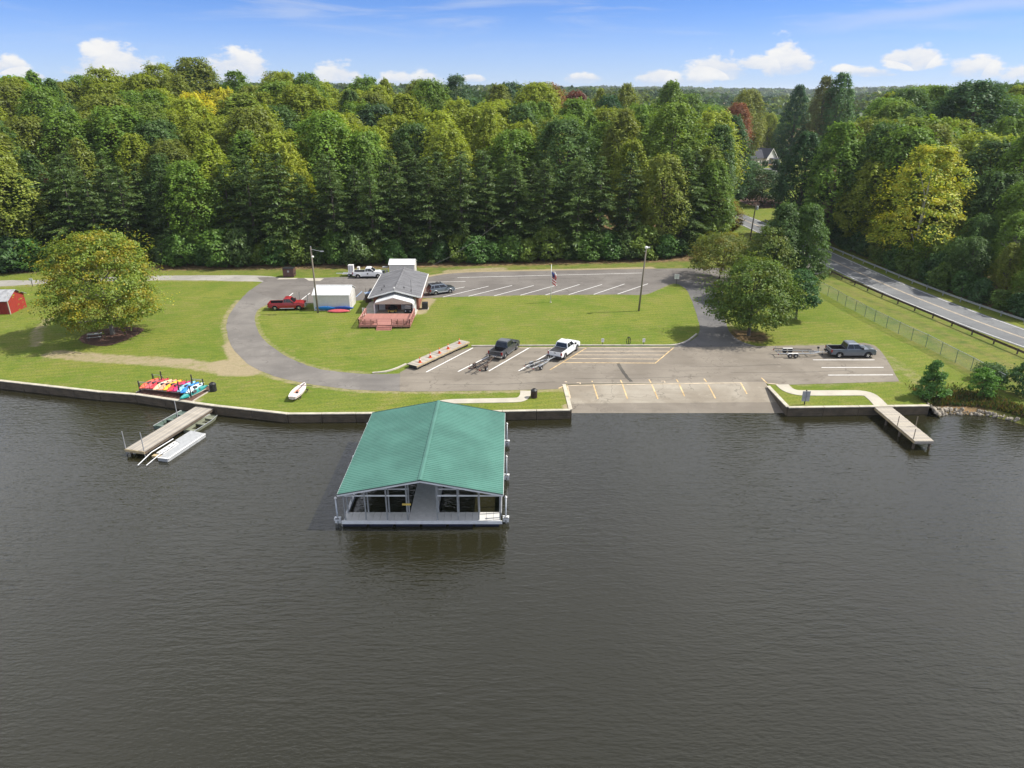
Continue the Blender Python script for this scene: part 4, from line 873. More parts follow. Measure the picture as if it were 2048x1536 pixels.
def red_shed():
    t_ = thing('red_shed', 'small red barn shed with grey tin roof at the lawn edge', 'shed', (-80.6, 105.3, 1.0), 2)
    obj('wall', MB().box(-3.2, 3.2, 0, 4.2, 0, 2.2), 'siding_red', t_)
    me = MB().box(-.012, .012, -.02, 0, .02, 2.18).mesh('wall_board', 'siding_red')
    for k in range(21): share('wall_board', me, t_, (-3.1 + k * .31, -.001, 0))
    for s_ in (-1, 1): obj('gable', MB().prism([(0, 2.19), (4.2, 2.19), (2.1, 3.3)], s_ * 3.2 - .03 * s_, s_ * 3.2 + .003 * s_, 'x'), 'siding_red', t_)
    for a in (-.35, 4.55):
        r_ = obj('roof_sheet', MB().prism([(a, 2.08), (2.1, 3.35), (2.1, 3.41), (a, 2.14)], -3.5, 3.5, 'x'), 'roof_tin', t_)
        for k in range(11): obj('roof_rib', MB().bar((-3.3 + k * .66, a, 2.16), (-3.3 + k * .66, 2.1, 3.43), .05, .03), 'roof_tin', r_)
    for x in (-3.24, 3.12): obj('corner_trim', MB().box(x, x + .12, -.04, .08, 0, 2.2), 'siding_beige', t_)
    dr = obj('door', MB().box(.2, 1.9, -.05, -.022, .05, 2.0), 'siding_red', t_); obj('brace', MB().bar((.3, -.06, .1), (1.8, -.06, 1.95), .03, .1), 'wood_dark', dr)
red_shed()

def far_house():
    hx, hy = 116.5, 342
    t_ = thing('white_house', 'white house with dark roof far up the road behind trees', 'house', (hx, hy, 1.0), 36)
    obj('wall', MB().box(-9, 0.0, .6, 8, 0, 3.0), 'siding_white', t_); obj('front_wing', MB().box(0.02, 7.4, -1, 9, 0, 3.0), 'white_paint', t_)
    obj('gable', MB().prism([(-.25, 2.98), (7.65, 2.98), (3.7, 6.9)], -1.0, -.9, 'y'), 'white_paint', t_)
    for s_, x in ((-1, -.35), (1, 7.75)): r_ = obj('roof_slope', MB().prism([(x, 2.85), (3.7, 7.0), (3.7, 7.2), (x, 3.05)], -1.4, 9.3, 'y'), 'shingle_dark', t_); obj('barge_board', MB().bar((x, -1.43, 2.9), (3.7, -1.43, 7.05), .06, .3), 'white_paint', r_)
    for a in (.2, 8.4): obj('roof_slope', MB().prism([(a, 2.95), (4.3, 6.3), (4.3, 6.45), (a, 3.1)], -9.4, 3.5, 'x'), 'shingle_dark', t_)
    obj('porch_roof', MB().prism([(-3.2, 2.55), (-1.0, 2.9), (-1.0, 3.0), (-3.2, 2.65)], 2.2, 8.2, 'x'), 'shingle_dark', t_)
    for x in (2.4, 7.9): obj('porch_post', MB().box(x, x + .2, -3.1, -2.9, 0, 2.55), 'white_paint', t_)
    window(t_, 'window', -5.5, -4.3, .9, 2.3, .6); window(t_, 'window', -2.8, -1.8, .9, 2.3, .6); window(t_, 'window', .6, 1.4, .8, 2.3, -1.0)
    obj('door', MB().box(2.3, 3.3, -1.06, -1.0, 0, 2.2), 'line_blue', t_)
    obj('wing_wall', MB().box(3.6, 7.6, -2.6, -1.02, 0, 2.3), 'white_paint', t_)
    obj('steps', MB().box(-6, 3, -2.8, -1.1, 0, .5), 'brick_tan', t_)
far_house()
st = MB().sheet([G(1504, 352), G(1540, 355), G(1575, 350), G(1545, 336), G(1520, 337)], 1.03); struct('house_driveway', st, 'asphalt_road')
struct('mulch_bed', MB().sheet(smooth_path([G(1478, 400), G(1510, 413), G(1545, 416), G(1568, 402), G(1545, 394), G(1505, 391)], 1.5, True), 1.03), 'mulch')
struct('tree_mulch', MB().sheet(jit(smooth_path([G(158, 676), G(175, 688), G(215, 692), G(262, 676), G(288, 658), G(240, 654), G(190, 662)], 0.7, True), .12), 1.012), 'mulch')

# ------------------------------------------------------------------ vehicles (x forward, built at the origin)
def wheel(t_, x, y, r, wd=.27, rim='chrome', n=18):
    s_ = 1 if y > 0 else -1
    wl = obj('wheel', MB().lathe([(r * .62, -wd / 2), (r * .94, -wd / 2), (r, -wd * .3), (r, wd * .3), (r * .94, wd / 2), (r * .62, wd / 2)], n, cap=True), 'rubber', t_)
    wl.location = (x, y, r); wl.rotation_euler = (R(90), 0, 0)
    mb = MB().lathe([(r * .60, -.03), (r * .60, .0), (r * .5, .01), (r * .16, .03), (r * .14, .05), (.01, .05)], n)
    for k in range(5):
        a = k * 2 * math.pi / 5; mb.bar((.08 * math.cos(a), .08 * math.sin(a), .035), (r * .56 * math.cos(a), r * .56 * math.sin(a), .02), r * .2, .03)
    rm = obj('rim', mb, rim, wl); rm.location = (0, 0, -s_ * (wd / 2 - .02)); rm.rotation_euler = (0 if s_ < 0 else math.pi, 0, 0)
    if s_ < 0: rm.location = (0, 0, wd / 2 - .02)
    else: rm.location = (0, 0, -(wd / 2 - .02))
    return wl
def arch(x, r, n=9): return [(x + r * math.cos(a), .38 + r * math.sin(a)) for a in np.linspace(math.pi, 0, n)]
def side_panel(mb, poly, y0, y1, top_in=.0):
    n = len(poly); zmax = max(p[1] for p in poly)
    def yy(y, z): s_ = 1 if y > 0 else -1; return y - s_ * top_in * max(0, (z - .75)) / max(.01, zmax - .75)
    vs = [(x, yy(y0, z), z) for x, z in poly] + [(x, yy(y1, z), z) for x, z in poly]
    tr = tessellate_polygon([[Vector((x, z, 0)) for x, z in poly]])
    mb.add(vs, [tuple(q) for q in tr] + [tuple(i + n for i in q) for q in tr] + [(i, (i + 1) % n, n + (i + 1) % n, n + i) for i in range(n)])
def greenhouse(t_, m_, xb0, xb1, xt0, xt1, zb, zt, hb, ht, doors, roofrack=False, crown=.05, glass='glass_dark', name='cab'):
    """cab: tapered box with separate dark glazing. b bottom, t top; x0 rear, x1 front"""
    c = obj(name, MB().loft([[(xb0, -hb, zb), (xb1, -hb, zb), (xb1, hb, zb), (xb0, hb, zb)], [(xt0, -ht, zt - .03), (xt1, -ht, zt - .03), (xt1, ht, zt - .03), (xt0, ht, zt - .03)],
                            [(xt0 + .12, -ht + .12, zt + crown), (xt1 - .14, -ht + .12, zt + crown), (xt1 - .14, ht - .12, zt + crown), (xt0 + .12, ht - .12, zt + crown)]]), m_, t_)
    def lerp(a, b_, f): return a + (b_ - a) * f
    def pt(side_, fx, fz):   # point on side face
        x = lerp(lerp(xb0, xt0, fz), lerp(xb1, xt1, fz), fx); return (x, side_ * (lerp(hb, ht, fz) + .008), lerp(zb, zt - .03, fz))
    for s_ in (-1, 1):
        for (a, b_) in doors:
            p = [pt(s_, a, .16), pt(s_, b_, .16), pt(s_, b_ - (0.035 if b_ > .9 else 0), .90), pt(s_, a + (.035 if a < .1 else 0), .90)]
            q = [(x, y - s_ * .03, z) for x, y, z in p]
            obj('side_window', MB().loft([q, p]), glass, c)
    def ws(x_b, x_t, sx, nm):
        f0, f1 = .12, .90
        p = [(lerp(x_b, x_t, f) + sx * .008, s_ * (lerp(hb, ht, f) - .10), lerp(zb, zt - .03, f)) for f, s_ in ((f0, -1), (f0, 1), (f1, 1), (f1, -1))]
        q = [(x - sx * .03, y, z) for x, y, z in p]; obj(nm, MB().loft([q, p]), glass, c)
    ws(xb1, xt1, 1, 'windscreen'); ws(xb0, xt0, -1, 'rear_window')
    return c
def pickup(label, loc, rz, paint, bed='open', trim='chrome', badge=None, L=5.8, group='pickup trucks', emblem=False, black_low=False, cab_len='crew', z0=1.03, letter=None):
    t_ = thing('pickup_truck', label, 'pickup truck', (loc[0], loc[1], z0), rz, group)
    H = L / 2; W = .99; xf, xr = 1.88, -1.80; zb = 1.12       # belt line
    cb0 = -.98 if cab_len == 'crew' else -.55
    ra = .50
    lo_ = .36
    # sides: one continuous panel each, wheel arches cut out
    for s_ in (-1, 1):
        poly = [(-H + .05, .52)] + [(xr - ra, lo_ + .12)] + arch(xr, ra)[1:-1] + [(xr + ra, lo_)] + [(xf - ra, lo_)] + arch(xf, ra)[1:-1] + [(xf + ra, lo_ + .1), (H - .12, .5), (H - .04, .95), (H - .32, 1.10), (xf - .9, 1.16), (cb0, 1.16), (cb0 - .03, 1.18), (-H + .04, 1.18)]
        mb = MB(); side_panel(mb, poly, s_ * W, s_ * (W - .12), .06); obj('body_side', mb, paint, t_)
        obj('rocker_step', MB().tube([(xr + .75, s_ * (W + .02), .36), (xf - .75, s_ * (W + .02), .36)], .05, 6), trim, t_)
        obj('arch_trim', MB().tube([(x, s_ * (W + .005), z) for x, z in arch(xr, ra)], .03, 5, False).tube([(x, s_ * (W + .005), z) for x, z in arch(xf, ra)], .03, 5, False), 'black_plastic' if black_low else paint, t_)
        mr = obj('mirror', MB().box(.92, 1.08, s_ * (W + .02), s_ * (W + .26), 1.22, 1.46), 'black_plastic', t_)
    obj('hood', MB().loft([[(.98, -W + .06, 1.12), (.98, W - .06, 1.12), (.98, W - .06, 1.0), (.98, -W + .06, 1.0)], [(1.9, -W + .06, 1.20), (1.9, W - .06, 1.20), (1.9, W - .06, .95), (1.9, -W + .06, .95)], [(H - .12, -W + .12, 1.08), (H - .12, W - .12, 1.08), (H - .06, W - .1, .60), (H - .06, -W + .1, .60)]]), paint, t_)
    obj('hood_ridge', MB().loft([[(1.05, -.5, 1.15), (1.05, .5, 1.15), (1.05, .42, 1.23), (1.05, -.42, 1.23)], [(H - .25, -.42, 1.08), (H - .25, .42, 1.08), (H - .25, .36, 1.13), (H - .25, -.36, 1.13)]]), paint, t_)
    obj('grille', MB().box(H - .10, H - .02, -.58, .58, .66, 1.02), 'black_plastic' if trim != 'chrome' else 'chrome', t_)
    obj('front_bumper', MB().loft([[(H - .2, -W, .40), (H - .2, W, .40), (H - .2, W, .66), (H - .2, -W, .66)], [(H + .06, -W + .18, .42), (H + .06, W - .18, .42), (H + .04, W - .18, .64), (H + .04, -W + .18, .64)]]), trim, t_)
    for s_ in (-1, 1):
        obj('headlight', MB().box(H - .16, H - .03, s_ * .60, s_ * (W - .07), .74, .98), 'lamp_clear', t_)
        obj('tail_light', MB().box(-H + .0, -H + .14, s_ * (W - .17), s_ * (W + .012), .78, 1.14), 'lamp_red', t_)
    greenhouse(t_, paint, cb0, 1.32, cb0 + .18, .55, 1.14, 1.86, W - .05, .74, [(.03, .44), (.47, .93)] if cab_len == 'crew' else [(.04, .28), (.31, .92)])
    # bed
    obj('bed_floor', MB().box(-H + .08, cb0 - .02, -W + .13, W - .13, .60, .66), 'bed_liner', t_)
    obj('bed_wall', MB().box(cb0 - .06, cb0 - .0, -W + .1, W - .1, .6, 1.16), 'bed_liner', t_)
    for s_ in (-1, 1): obj('bed_liner', MB().box(-H + .1, cb0 - .06, s_ * (W - .20), s_ * (W - .135), .62, 1.15), 'bed_liner', t_)
    tg = obj('tailgate', MB().box(-H + .03, -H + .10, -W + .16, W - .16, .58, 1.17), paint, t_)
    obj('tailgate_handle', MB().box(-H + .01, -H + .03, -.13, .13, .98, 1.08), 'black_plastic', tg)
    if bed == 'cover': obj('bed_cover', MB().box(-H + .1, cb0 - .03, -W + .12, W - .12, 1.16, 1.20), 'black_plastic', t_)
    obj('rear_bumper', MB().box(-H - .14, -H + .06, -W + .02, W - .02, .44, .64), trim, t_)
    obj('number_plate', MB().box(-H - .15, -H - .14, -.16, .16, .50, .62), 'white_paint', t_)
    obj('underbody', MB().box(-H + .25, H - .3, -W + .2, W - .2, .34, .58), 'dark_metal', t_)
    for x in (xf, xr):
        for s_ in (-1, 1):
            wheel(t_, x, s_ * (W - .13), .39)
            obj('wheel_well', MB().box(x - .48, x + .48, s_ * (W - .42), s_ * (W - .40), .4, .9), 'black_plastic', t_)
    if emblem:
        for s_ in (-1, 1):
            obj('door_emblem', MB().prism([(.0 + .15 * math.cos(a), .86 + .13 * math.sin(a)) for a in np.linspace(0, 2 * math.pi, 12)[:-1]], s_ * (W + .006), s_ * (W + .014), 'y'), 'black_plastic', t_)
    return t_
pickup('red extended-cab pickup parked on the grass beside white shed', (-35.4, 108.35), 4, 'paint_red', L=5.75, cab_len='ext')
pickup('white pickup with dark door emblem parked by the wood edge', (-26.5, 128.9), 2, 'paint_white', L=5.6, trim='black_plastic', emblem=True, cab_len='ext')
pickup('charcoal crew-cab pickup with black trailer in the angled bay', (-1.0, 87.85), 66, 'paint_charcoal', L=5.8)
pickup('white crew-cab pickup with black bed cover and silver trailer', (6.85, 87.6), 61, 'paint_white', bed='cover', trim='black_plastic', black_low=True, L=5.85)
pickup('blue grey crew-cab pickup with tandem boat trailer beside the lawn', (44.0, 86.9), 0, 'paint_bluegrey', trim='black_plastic', black_low=True, L=5.85)
def suv():
    t_ = thing('suv', 'grey suv with black roof rack parked beside the office', 'suv', (-12.1, 117.75, 1.02), 29)
    H, W, xf, xr, ra = 2.27, .92, 1.32, -1.35, .45
    for s_ in (-1, 1):
        poly = [(-H + .02, .5), (xr - ra, .42)] + arch(xr, ra)[1:-1] + [(xr + ra, .34), (xf - ra, .34)] + arch(xf, ra)[1:-1] + [(xf + ra, .4), (H - .08, .46), (H - .02, .88), (H - .25, 1.02), (.95, 1.10), (-H + .02, 1.12)]
        mb = MB(); side_panel(mb, poly, s_ * W, s_ * (W - .12), .05); obj('body_side', mb, 'paint_suv', t_)
        obj('side_cladding', MB().box(xr + .5, xf - .5, s_ * W, s_ * (W + .025), .40, .58), 'paint_silver', t_)
        for x in (xf, xr): obj('arch_flare', MB().tube([(q, s_ * (W + .01), z) for q, z in arch(x, ra)], .045, 5, False), 'paint_silver', t_)
        obj('mirror', MB().box(.78, .92, s_ * (W + .02), s_ * (W + .2), 1.10, 1.28), 'black_plastic', t_)
        obj('headlight', MB().box(H - .14, H - .02, s_ * .52, s_ * (W - .06), .72, .92), 'lamp_clear', t_)
        obj('tail_light', MB().box(-H - .01, -H + .12, s_ * (W - .2), s_ * (W + .012), .66, 1.02), 'lamp_red', t_)
        obj('roof_rail', MB().tube([(-1.7, s_ * .58, 1.76), (-1.65, s_ * .58, 1.86), (.15, s_ * .58, 1.86), (.25, s_ * .58, 1.76)], .025, 6), 'black_plastic', t_)
        for x in (xf, xr): wheel(t_, x, s_ * (W - .12), .36, .24)
    for x in (-1.2, -.6, 0): obj('roof_bar', MB().bar((x, -.58, 1.87), (x, .58, 1.87), .05, .03), 'black_plastic', t_)
    obj('hood', MB().loft([[(.9, -W + .06, 1.08), (.9, W - .06, 1.08), (.9, W - .06, .9), (.9, -W + .06, .9)], [(1.6, -W + .06, 1.10), (1.6, W - .06, 1.10), (1.6, W - .06, .8), (1.6, -W + .06, .8)], [(H - .08, -W + .14, .98), (H - .08, W - .14, .98), (H - .04, W - .1, .5), (H - .04, -W + .1, .5)]]), 'paint_charcoal', t_)
    obj('bumper', MB().box(H - .15, H + .05, -W + .05, W - .05, .42, .64), 'paint_silver', t_); obj('bumper', MB().box(-H - .1, -H + .1, -W + .04, W - .04, .42, .62), 'paint_silver', t_)
    obj('liftgate', MB().box(-H - .01, -H + .06, -W + .1, W - .1, .55, 1.14), 'paint_suv', t_); obj('underbody', MB().box(-H + .2, H - .25, -W + .15, W - .15, .3, .6), 'dark_metal', t_)
    obj('floor_pan', MB().box(-H + .05, 1.0, -W + .1, W - .1, .6, 1.08), 'dark_metal', t_)
    greenhouse(t_, 'paint_suv', -H + .03, 1.12, -H + .30, .42, 1.08, 1.74, W - .04, .70, [(.02, .20), (.235, .53), (.56, .93)], name='cabin')
    obj('roof_panel', MB().box(-1.75, .1, -.52, .52, 1.785, 1.80), 'black_plastic', t_)
    obj('plate', MB().box(-H - .02, -H - .005, -.15, .15, .68, .8), 'white_paint', t_)
suv()
def trailer(label, loc, rz, frame, L=5.2, axles=1, wd=1.5, bunks='bed_liner', fender=None):
    t_ = thing('boat_trailer', label, 'trailer', (loc[0], loc[1], 1.03), rz, 'empty boat trailers')
    z = .50; xa = -L * .72; h = wd / 2
    for s_ in (-1, 1):
        obj('frame_rail', MB().tube([(-.9, s_ * .05, z + .02), (-2.0, s_ * h * .62, z), (-L, s_ * h * .66, z)], .055, 6), frame, t_)
        obj('bunk', MB().bar((-1.9, s_ * .34, z + .26), (-L - .25, s_ * .42, z + .30), .12, .07), bunks, t_)
        for x in (-2.3, -L + .4): obj('bunk_post', MB().bar((x, s_ * .38, z), (x, s_ * .38, z + .26), .05, .05), frame, t_)
        for k in range(axles):
            wheel(t_, xa - .36 + .72 * k if axles > 1 else xa, s_ * (h + .10), .31, .2, 'chrome', 14)
        fl = .62 if axles == 1 else 1.5
        obj('fender', MB().prism([(xa - fl / 2, .50), (xa - fl * .42, .68), (xa + fl * .42, .68), (xa + fl / 2, .50), (xa + fl * .44, .50), (xa + fl * .38, .63), (xa - fl * .38, .63), (xa - fl * .44, .50)], s_ * (h - .03), s_ * (h + .23), 'y'), fender or frame, t_)
        obj('tail_light', MB().box(-L - .06, -L, s_ * h - .1, s_ * h + .1, z - .04, z + .08), 'lamp_red', t_)
        obj('guide_post', MB().tube([(-L + .2, s_ * (h + .05), z), (-L + .2, s_ * (h + .05), z + .55)], .025, 6), frame, t_)
    for x in (-2.2, -3.2, -L + .15): obj('cross_member', MB().bar((x, -h * .66, z), (x, h * .66, z), .09, .07), frame, t_)
    obj('axle', MB().tube([(xa, -h - .08, .31), (xa, h + .08, .31)], .04, 6), 'dark_metal', t_)
    obj('tongue', MB().tube([(.0, 0, .50), (-2.4, 0, z)], .05, 6), frame, t_); obj('coupler', MB().box(-.18, .12, -.06, .06, .46, .56), frame, t_)
    wn = obj('winch_post', MB().bar((-1.1, 0, z), (-1.25, 0, z + .65), .07, .09), frame, t_); obj('winch', MB().box(-1.32, -1.1, -.1, .1, z + .5, z + .72), 'black_plastic', wn)
    jk = obj('jack', MB().tube([(-.5, .14, .18), (-.5, .14, .85)], .035, 6), frame, t_); obj('jack_wheel', MB().tube([(-.5, .08, .14), (-.5, .2, .14)], .10, 10), 'rubber', jk)
    return t_
def behind(loc, rz, d): return (loc[0] - d * math.cos(R(rz)), loc[1] - d * math.sin(R(rz)))
trailer('black steel boat trailer hitched to the charcoal pickup', behind((-1.0, 87.85), 66, 3.0), 62, 'rusty_steel', 5.0, 1, 1.5)
trailer('silver boat trailer hitched to the white crew-cab pickup', behind((6.85, 87.6), 61, 3.05), 48, 'galvanised', 4.9, 1, 1.35)
trailer('tandem-axle boat trailer with black bunks behind blue grey pickup', behind((44.0, 86.9), 0, 3.05), 0, 'galvanised', 6.6, 2, 1.75, 'black_plastic', 'white_paint')

# ------------------------------------------------------------------ boats on land, kayaks
def kayak_mesh(L, wd, h, m_):
    rings = []; n = 11
    for i in range(n):
        u = i / (n - 1); s_ = math.sin(math.pi * min(max(u, .015), .985)) ** .62; y = (u - .5) * L; rk = .16 * (2 * u - 1) ** 4
        w_ = wd / 2 * s_; hh = h * (.45 + .55 * s_)
        rings.append([(w_ * math.cos(a) if abs(math.cos(a)) > 1e-6 else 0, y, rk + hh * (.42 + (.42 if math.sin(a) < 0 else .40) * math.sin(a))) for a in np.linspace(0, 2 * math.pi, 11)[:-1]])
    return MB().loft(rings)
def kayak(label, loc, rz, m_, L=3.1, roll=0, group=None, m2=None, wd=.74, pitch=0):
    t_ = thing('kayak', label, 'kayak', loc, rz, group); t_.rotation_euler = (R(pitch), R(roll), R(rz))
    obj('hull', kayak_mesh(L, wd, .34, m_), m_, t_, True)
    obj('cockpit_rim', MB().prism([(.25 * math.cos(a), .05 + .42 * math.sin(a)) for a in np.linspace(0, 2 * math.pi, 15)[:-1]], .22, .285), m2 or m_, t_)
    obj('cockpit', MB().prism([(.19 * math.cos(a), .05 + .35 * math.sin(a)) for a in np.linspace(0, 2 * math.pi, 15)[:-1]], .24, .29), 'black_plastic', t_)
    obj('seat', MB().box(-.15, .15, -.28, -.18, .24, .46), 'black_plastic', t_)
    obj('hatch', MB().prism([(.12 * math.cos(a), .85 + .12 * math.sin(a)) for a in np.linspace(0, 2 * math.pi, 11)[:-1]], .2, .275), 'dark_metal', t_)
    for y in (-L / 2 + .15, L / 2 - .15): obj('grab_handle', MB().tube([(-.05, y, .36), (0, y, .42), (.05, y, .36)], .015, 5), 'black_plastic', t_)
    return t_
def kayak_rack():
    t_ = thing('kayak_rack', 'dark metal rack holding a row of colourful kayaks by the seawall', 'kayak rack', (-39.2, 75.3, 1.0), -14)
    for x in (-3.3, -2.1, 2.0, 3.45):
        for y in (-1.15, 1.15):
            if x in (-2.1,) and y < 0: continue
            obj('post', MB().box(x - .05, x + .05, y - .05, y + .05, 0, 1.75 if x in (-2.1, 2.0) else 1.35), 'dark_metal', t_)
    for y in (-1.15, 1.15): obj('rail', MB().bar((-3.35, y, .42), (3.5, y, .42), .07, .09), 'wood_grey_b', t_); obj('top_rail', MB().bar((-3.35, y, 1.2), (-2.0, y, 1.24), .05, .05).bar((1.9, y, 1.2), (3.5, y, 1.2), .05, .05), 'grey_metal', t_)
    for k in range(11):
        for y in (-1.15, 1.15): obj('divider', MB().tube([(-3.15 + k * .63, y, .42), (-3.15 + k * .63, y, 1.08)], .025, 6), 'dark_metal', t_)
    for x, y in ((3.05, -1.5), (3.3, -1.4)): obj('loose_board', MB().bar((x, y, .10), (x + .35, y + 2.6, .10), .16, .06), 'wood_grey_c', t_)
    d = Matrix.Rotation(R(-14), 3, 'Z')
    cols = [('k_orange', 'orange'), ('k_rose', 'dusky red'), ('k_red', 'bright red'), ('k_cream', 'cream and peach'), ('k_peach', 'pale peach'), ('k_yellow', 'yellow'), ('k_red', 'scarlet'), ('k_magenta', 'magenta'), ('k_sky', 'pale blue'), ('k_blue', 'bright blue'), ('k_white', 'white and light blue')]
    for k, (m_, nm) in enumerate(cols):
        p = d @ Vector((-2.98 + k * .60, -.05 + .1 * (k % 3), 0))
        kayak(f'{nm} kayak on edge in the rack, {ORD[k]} counted from the tree side', (-39.2 + p.x, 75.3 + p.y, 1.50), -14, m_, 3.15, 38, 'kayaks in the rack', m2='k_white' if k in (3, 10) else None)
    p = d @ Vector((3.15, -.45, 0))
    kayak('long teal kayak on the low outer arm of the rack', (-39.2 + p.x, 75.3 + p.y, 1.28), -22, 'k_teal', 4.1, 62, 'kayaks in the rack')
ORD = ['first', 'second', 'third', 'fourth', 'fifth', 'sixth', 'seventh', 'eighth', 'ninth', 'tenth', 'eleventh']
rk_ = bpy.data.objects.new('rack_pad', None); COL.objects.link(rk_); rk_['kind'] = 'structure'
obj('pad_surface', MB().sheet([(-42.9, 74.6), (-35.6, 72.3), (-34.7, 76.2), (-41.6, 78.3)], 1.015), 'mulch', rk_, recalc=False)
for a, b_ in (((-35.5, 72.2), (-34.5, 76.2)), ((-43.0, 74.7), (-41.7, 78.3)), ((-41.7, 78.35), (-34.5, 76.25))): obj('edge_timber', MB().bar((*a, 1.04), (*b_, 1.04), .14, .12), 'wood_grey_c', rk_)
kayak_rack()
kayak('bright blue kayak lying against the white shed nearest the pole', (-29.1, 107.0, 1.42), 90, 'k_blue', 3.4, 66, 'kayaks by the white shed')
kayak('deep blue kayak lying against the white shed beneath the red one', (-26.5, 107.05, 1.42), 88, 'k_deep', 3.4, 66, 'kayaks by the white shed')
kayak('dusky red kayak overturned in front of the blue ones', (-27.0, 106.35, 1.38), 93, 'k_rose', 3.5, 150, 'kayaks by the white shed')
def dinghy():
    t_ = thing('sailing_dinghy', 'pinkish white sailing dinghy propped on stands on the lawn', 'boat', (-24.15, 74.0, 1.0), -6)
    n = 10; rings = []
    for i in range(n):
        u = i / (n - 1); y = -1.95 + 3.9 * u
        w_ = .66 * (math.sin(math.pi * (.16 + .80 * u)) ** .7) * (1 if u < .75 else 1 - (u - .75) * 2.2)
        k_ = .12 * u * u
        rings.append([(-w_, y, .62 + k_), (-w_ * .92, y, .36 + k_), (0, y, .28 + k_), (w_ * .92, y, .36 + k_), (w_, y, .62 + k_), (0, y, .66 + k_)])
    h_ = obj('hull', MB().loft(rings), 'boat_pink', t_)
    obj('gunwale', MB().tube([(r[0][0], r[0][1], r[0][2] + .01) for r in rings], .035, 6).tube([(r[4][0], r[4][1], r[4][2] + .01) for r in rings], .035, 6), 'white_paint', t_)
    obj('cockpit', MB().box(-.22, .22, -.95, -.1, .65, .70), 'k_peach', t_); obj('daggerboard', MB().box(.05, .30, -1.0, -.75, .67, .80), 'black_plastic', t_)
    obj('boom', MB().tube([(-1.15, .75, .92), (1.3, .72, .92)], .03, 6), 'dark_metal', t_); obj('mast', MB().tube([(.1, 1.9, .78), (.12, -.8, .88)], .03, 6), 'dark_metal', t_)
    obj('centre_seam', MB().bar((0, 1.7, .80), (0, .2, .73), .05, .02), 'dark_metal', t_)
    for y in (-1.1, 1.0):
        s_ = obj('stand', MB().bar((-.7, y, .30), (.75, y, .34), .09, .09), 'wood_dark', t_)
        for x in (-.6, .6):
            obj('stand_leg', MB().bar((x, y, .3), (x - .1, y - .25, 0), .07, .05).bar((x, y, .3), (x - .1, y + .25, 0), .07, .05), 'wood_dark', s_)
dinghy()

# ------------------------------------------------------------------ poles, flag, signs
def pole(name, label, cat, base, top, r=.15, arm=None, m_='pole_wood', group=None):
    t_ = thing(name, label, cat, base, 0, group); d = Vector(top) - Vector(base)
    obj('shaft', MB().tube([(0, 0, -.3), tuple(d * .5), tuple(d)], [r, r * .85, r * .65], 10), m_, t_, True)
    return t_, d
t_, d = pole('utility_pole', 'tall wooden utility pole with lamp arm in front of shed', 'utility pole', (-30.15, 106.2, 1.0), (-30.2, 106.2, 11.2))
a_ = obj('lamp_arm', MB().tube([(d.x, 0, d.z - .25), (d.x + .9, -.1, d.z - .45), (d.x + 1.6, -.15, d.z - .55)], .035, 6), 'grey_metal', t_)
obj('floodlight', MB().lathe([(.06, 0), (.16, .05), (.2, .18), (.1, .3)], 10, (d.x + .25, -.3, d.z - 1.5)), 'white_paint', t_)
obj('lamp_head', MB().box(d.x + 1.4, d.x + 1.9, -.28, -.02, d.z - .62, d.z - .5), 'grey_metal', a_)
obj('insulator', MB().lathe([(.05, 0), (.09, .05), (.04, .2)], 8, (d.x, 0, d.z)), 'grey_metal', t_)
t_, d = pole('light_pole', 'tall leaning light pole with white lamp on the centre lawn', 'light pole', (19.85, 107.2, 1.0), (20.35, 107.2, 11.0), .15)
obj('lamp_head', MB().lathe([(.05, 0), (.22, .05), (.26, .25), (.12, .36)], 10, (d.x - .05, -.25, d.z - .15)), 'white_paint', t_); obj('lamp_head', MB().box(d.x + .05, d.x + .5, -.3, -.1, d.z - .05, d.z + .1), 'white_paint', t_)
obj('lamp_bracket', MB().tube([(d.x, 0, d.z - .7), (d.x - .35, -.2, d.z - .55)], .03, 6), 'grey_metal', t_)
t_ = thing('flagpole', 'slim white flagpole standing on the lawn before angled bays', 'flagpole', (6.3, 112.0, 1.0))
obj('shaft', MB().tube([(0, 0, 0), (0, 0, 6.3)], [.06, .04], 10), 'white_metal', t_, True); obj('finial', MB().lathe([(.01, -.08), (.07, 0), (.01, .08)], 8, (0, 0, 6.36)), 'sign_yellow', t_); obj('base_collar', MB().lathe([(.16, 0), (.14, .1), (.07, .16)], 10), 'concrete', t_)
def flag():
    t_ = thing('flag', 'limp red white and blue flag hanging from the flagpole', 'flag', (6.36, 111.95, 4.4))
    def cloth(x0, x1, z0, z1, m_, ph):
        n = 8; mb = MB(); vs = []
        for i in range(n + 1):
            u = i / n; x = x0 + (x1 - x0) * u
            for zz, k in ((z1, .0), (z0, 1.0)):
                vs.append((x * (1 - .25 * k) + .10 * k, .10 * math.sin(u * 9 + ph + k), zz - .7 * u * x1))
        mb.add(vs, [(2 * i, 2 * i + 1, 2 * i + 3, 2 * i + 2) for i in range(n)]); o = obj('flag_panel', mb, m_, t_, True)
        o.modifiers.new('thickness', 'SOLIDIFY').thickness = .012
    cloth(.02, .48, .95, 1.75, 'cloth_blue', 0); 
    for k in range(5): cloth(.02 if k < 3 else .05, .75, .95 - .22 * (k + 1), .95 - .22 * k, 'cloth_red' if k % 2 == 0 else 'cloth_white', .4)
    cloth(.48, .82, .95, 1.35, 'cloth_red', .2); cloth(.48, .82, 1.35, 1.75, 'cloth_white', .2)
flag()
t_, d = pole('utility_pole', 'dark wooden utility pole with transformer beside the highway', 'utility pole', (52.6, 157.4, 1.0), (53.0, 157.4, 10.2), .16, m_='wood_dark')
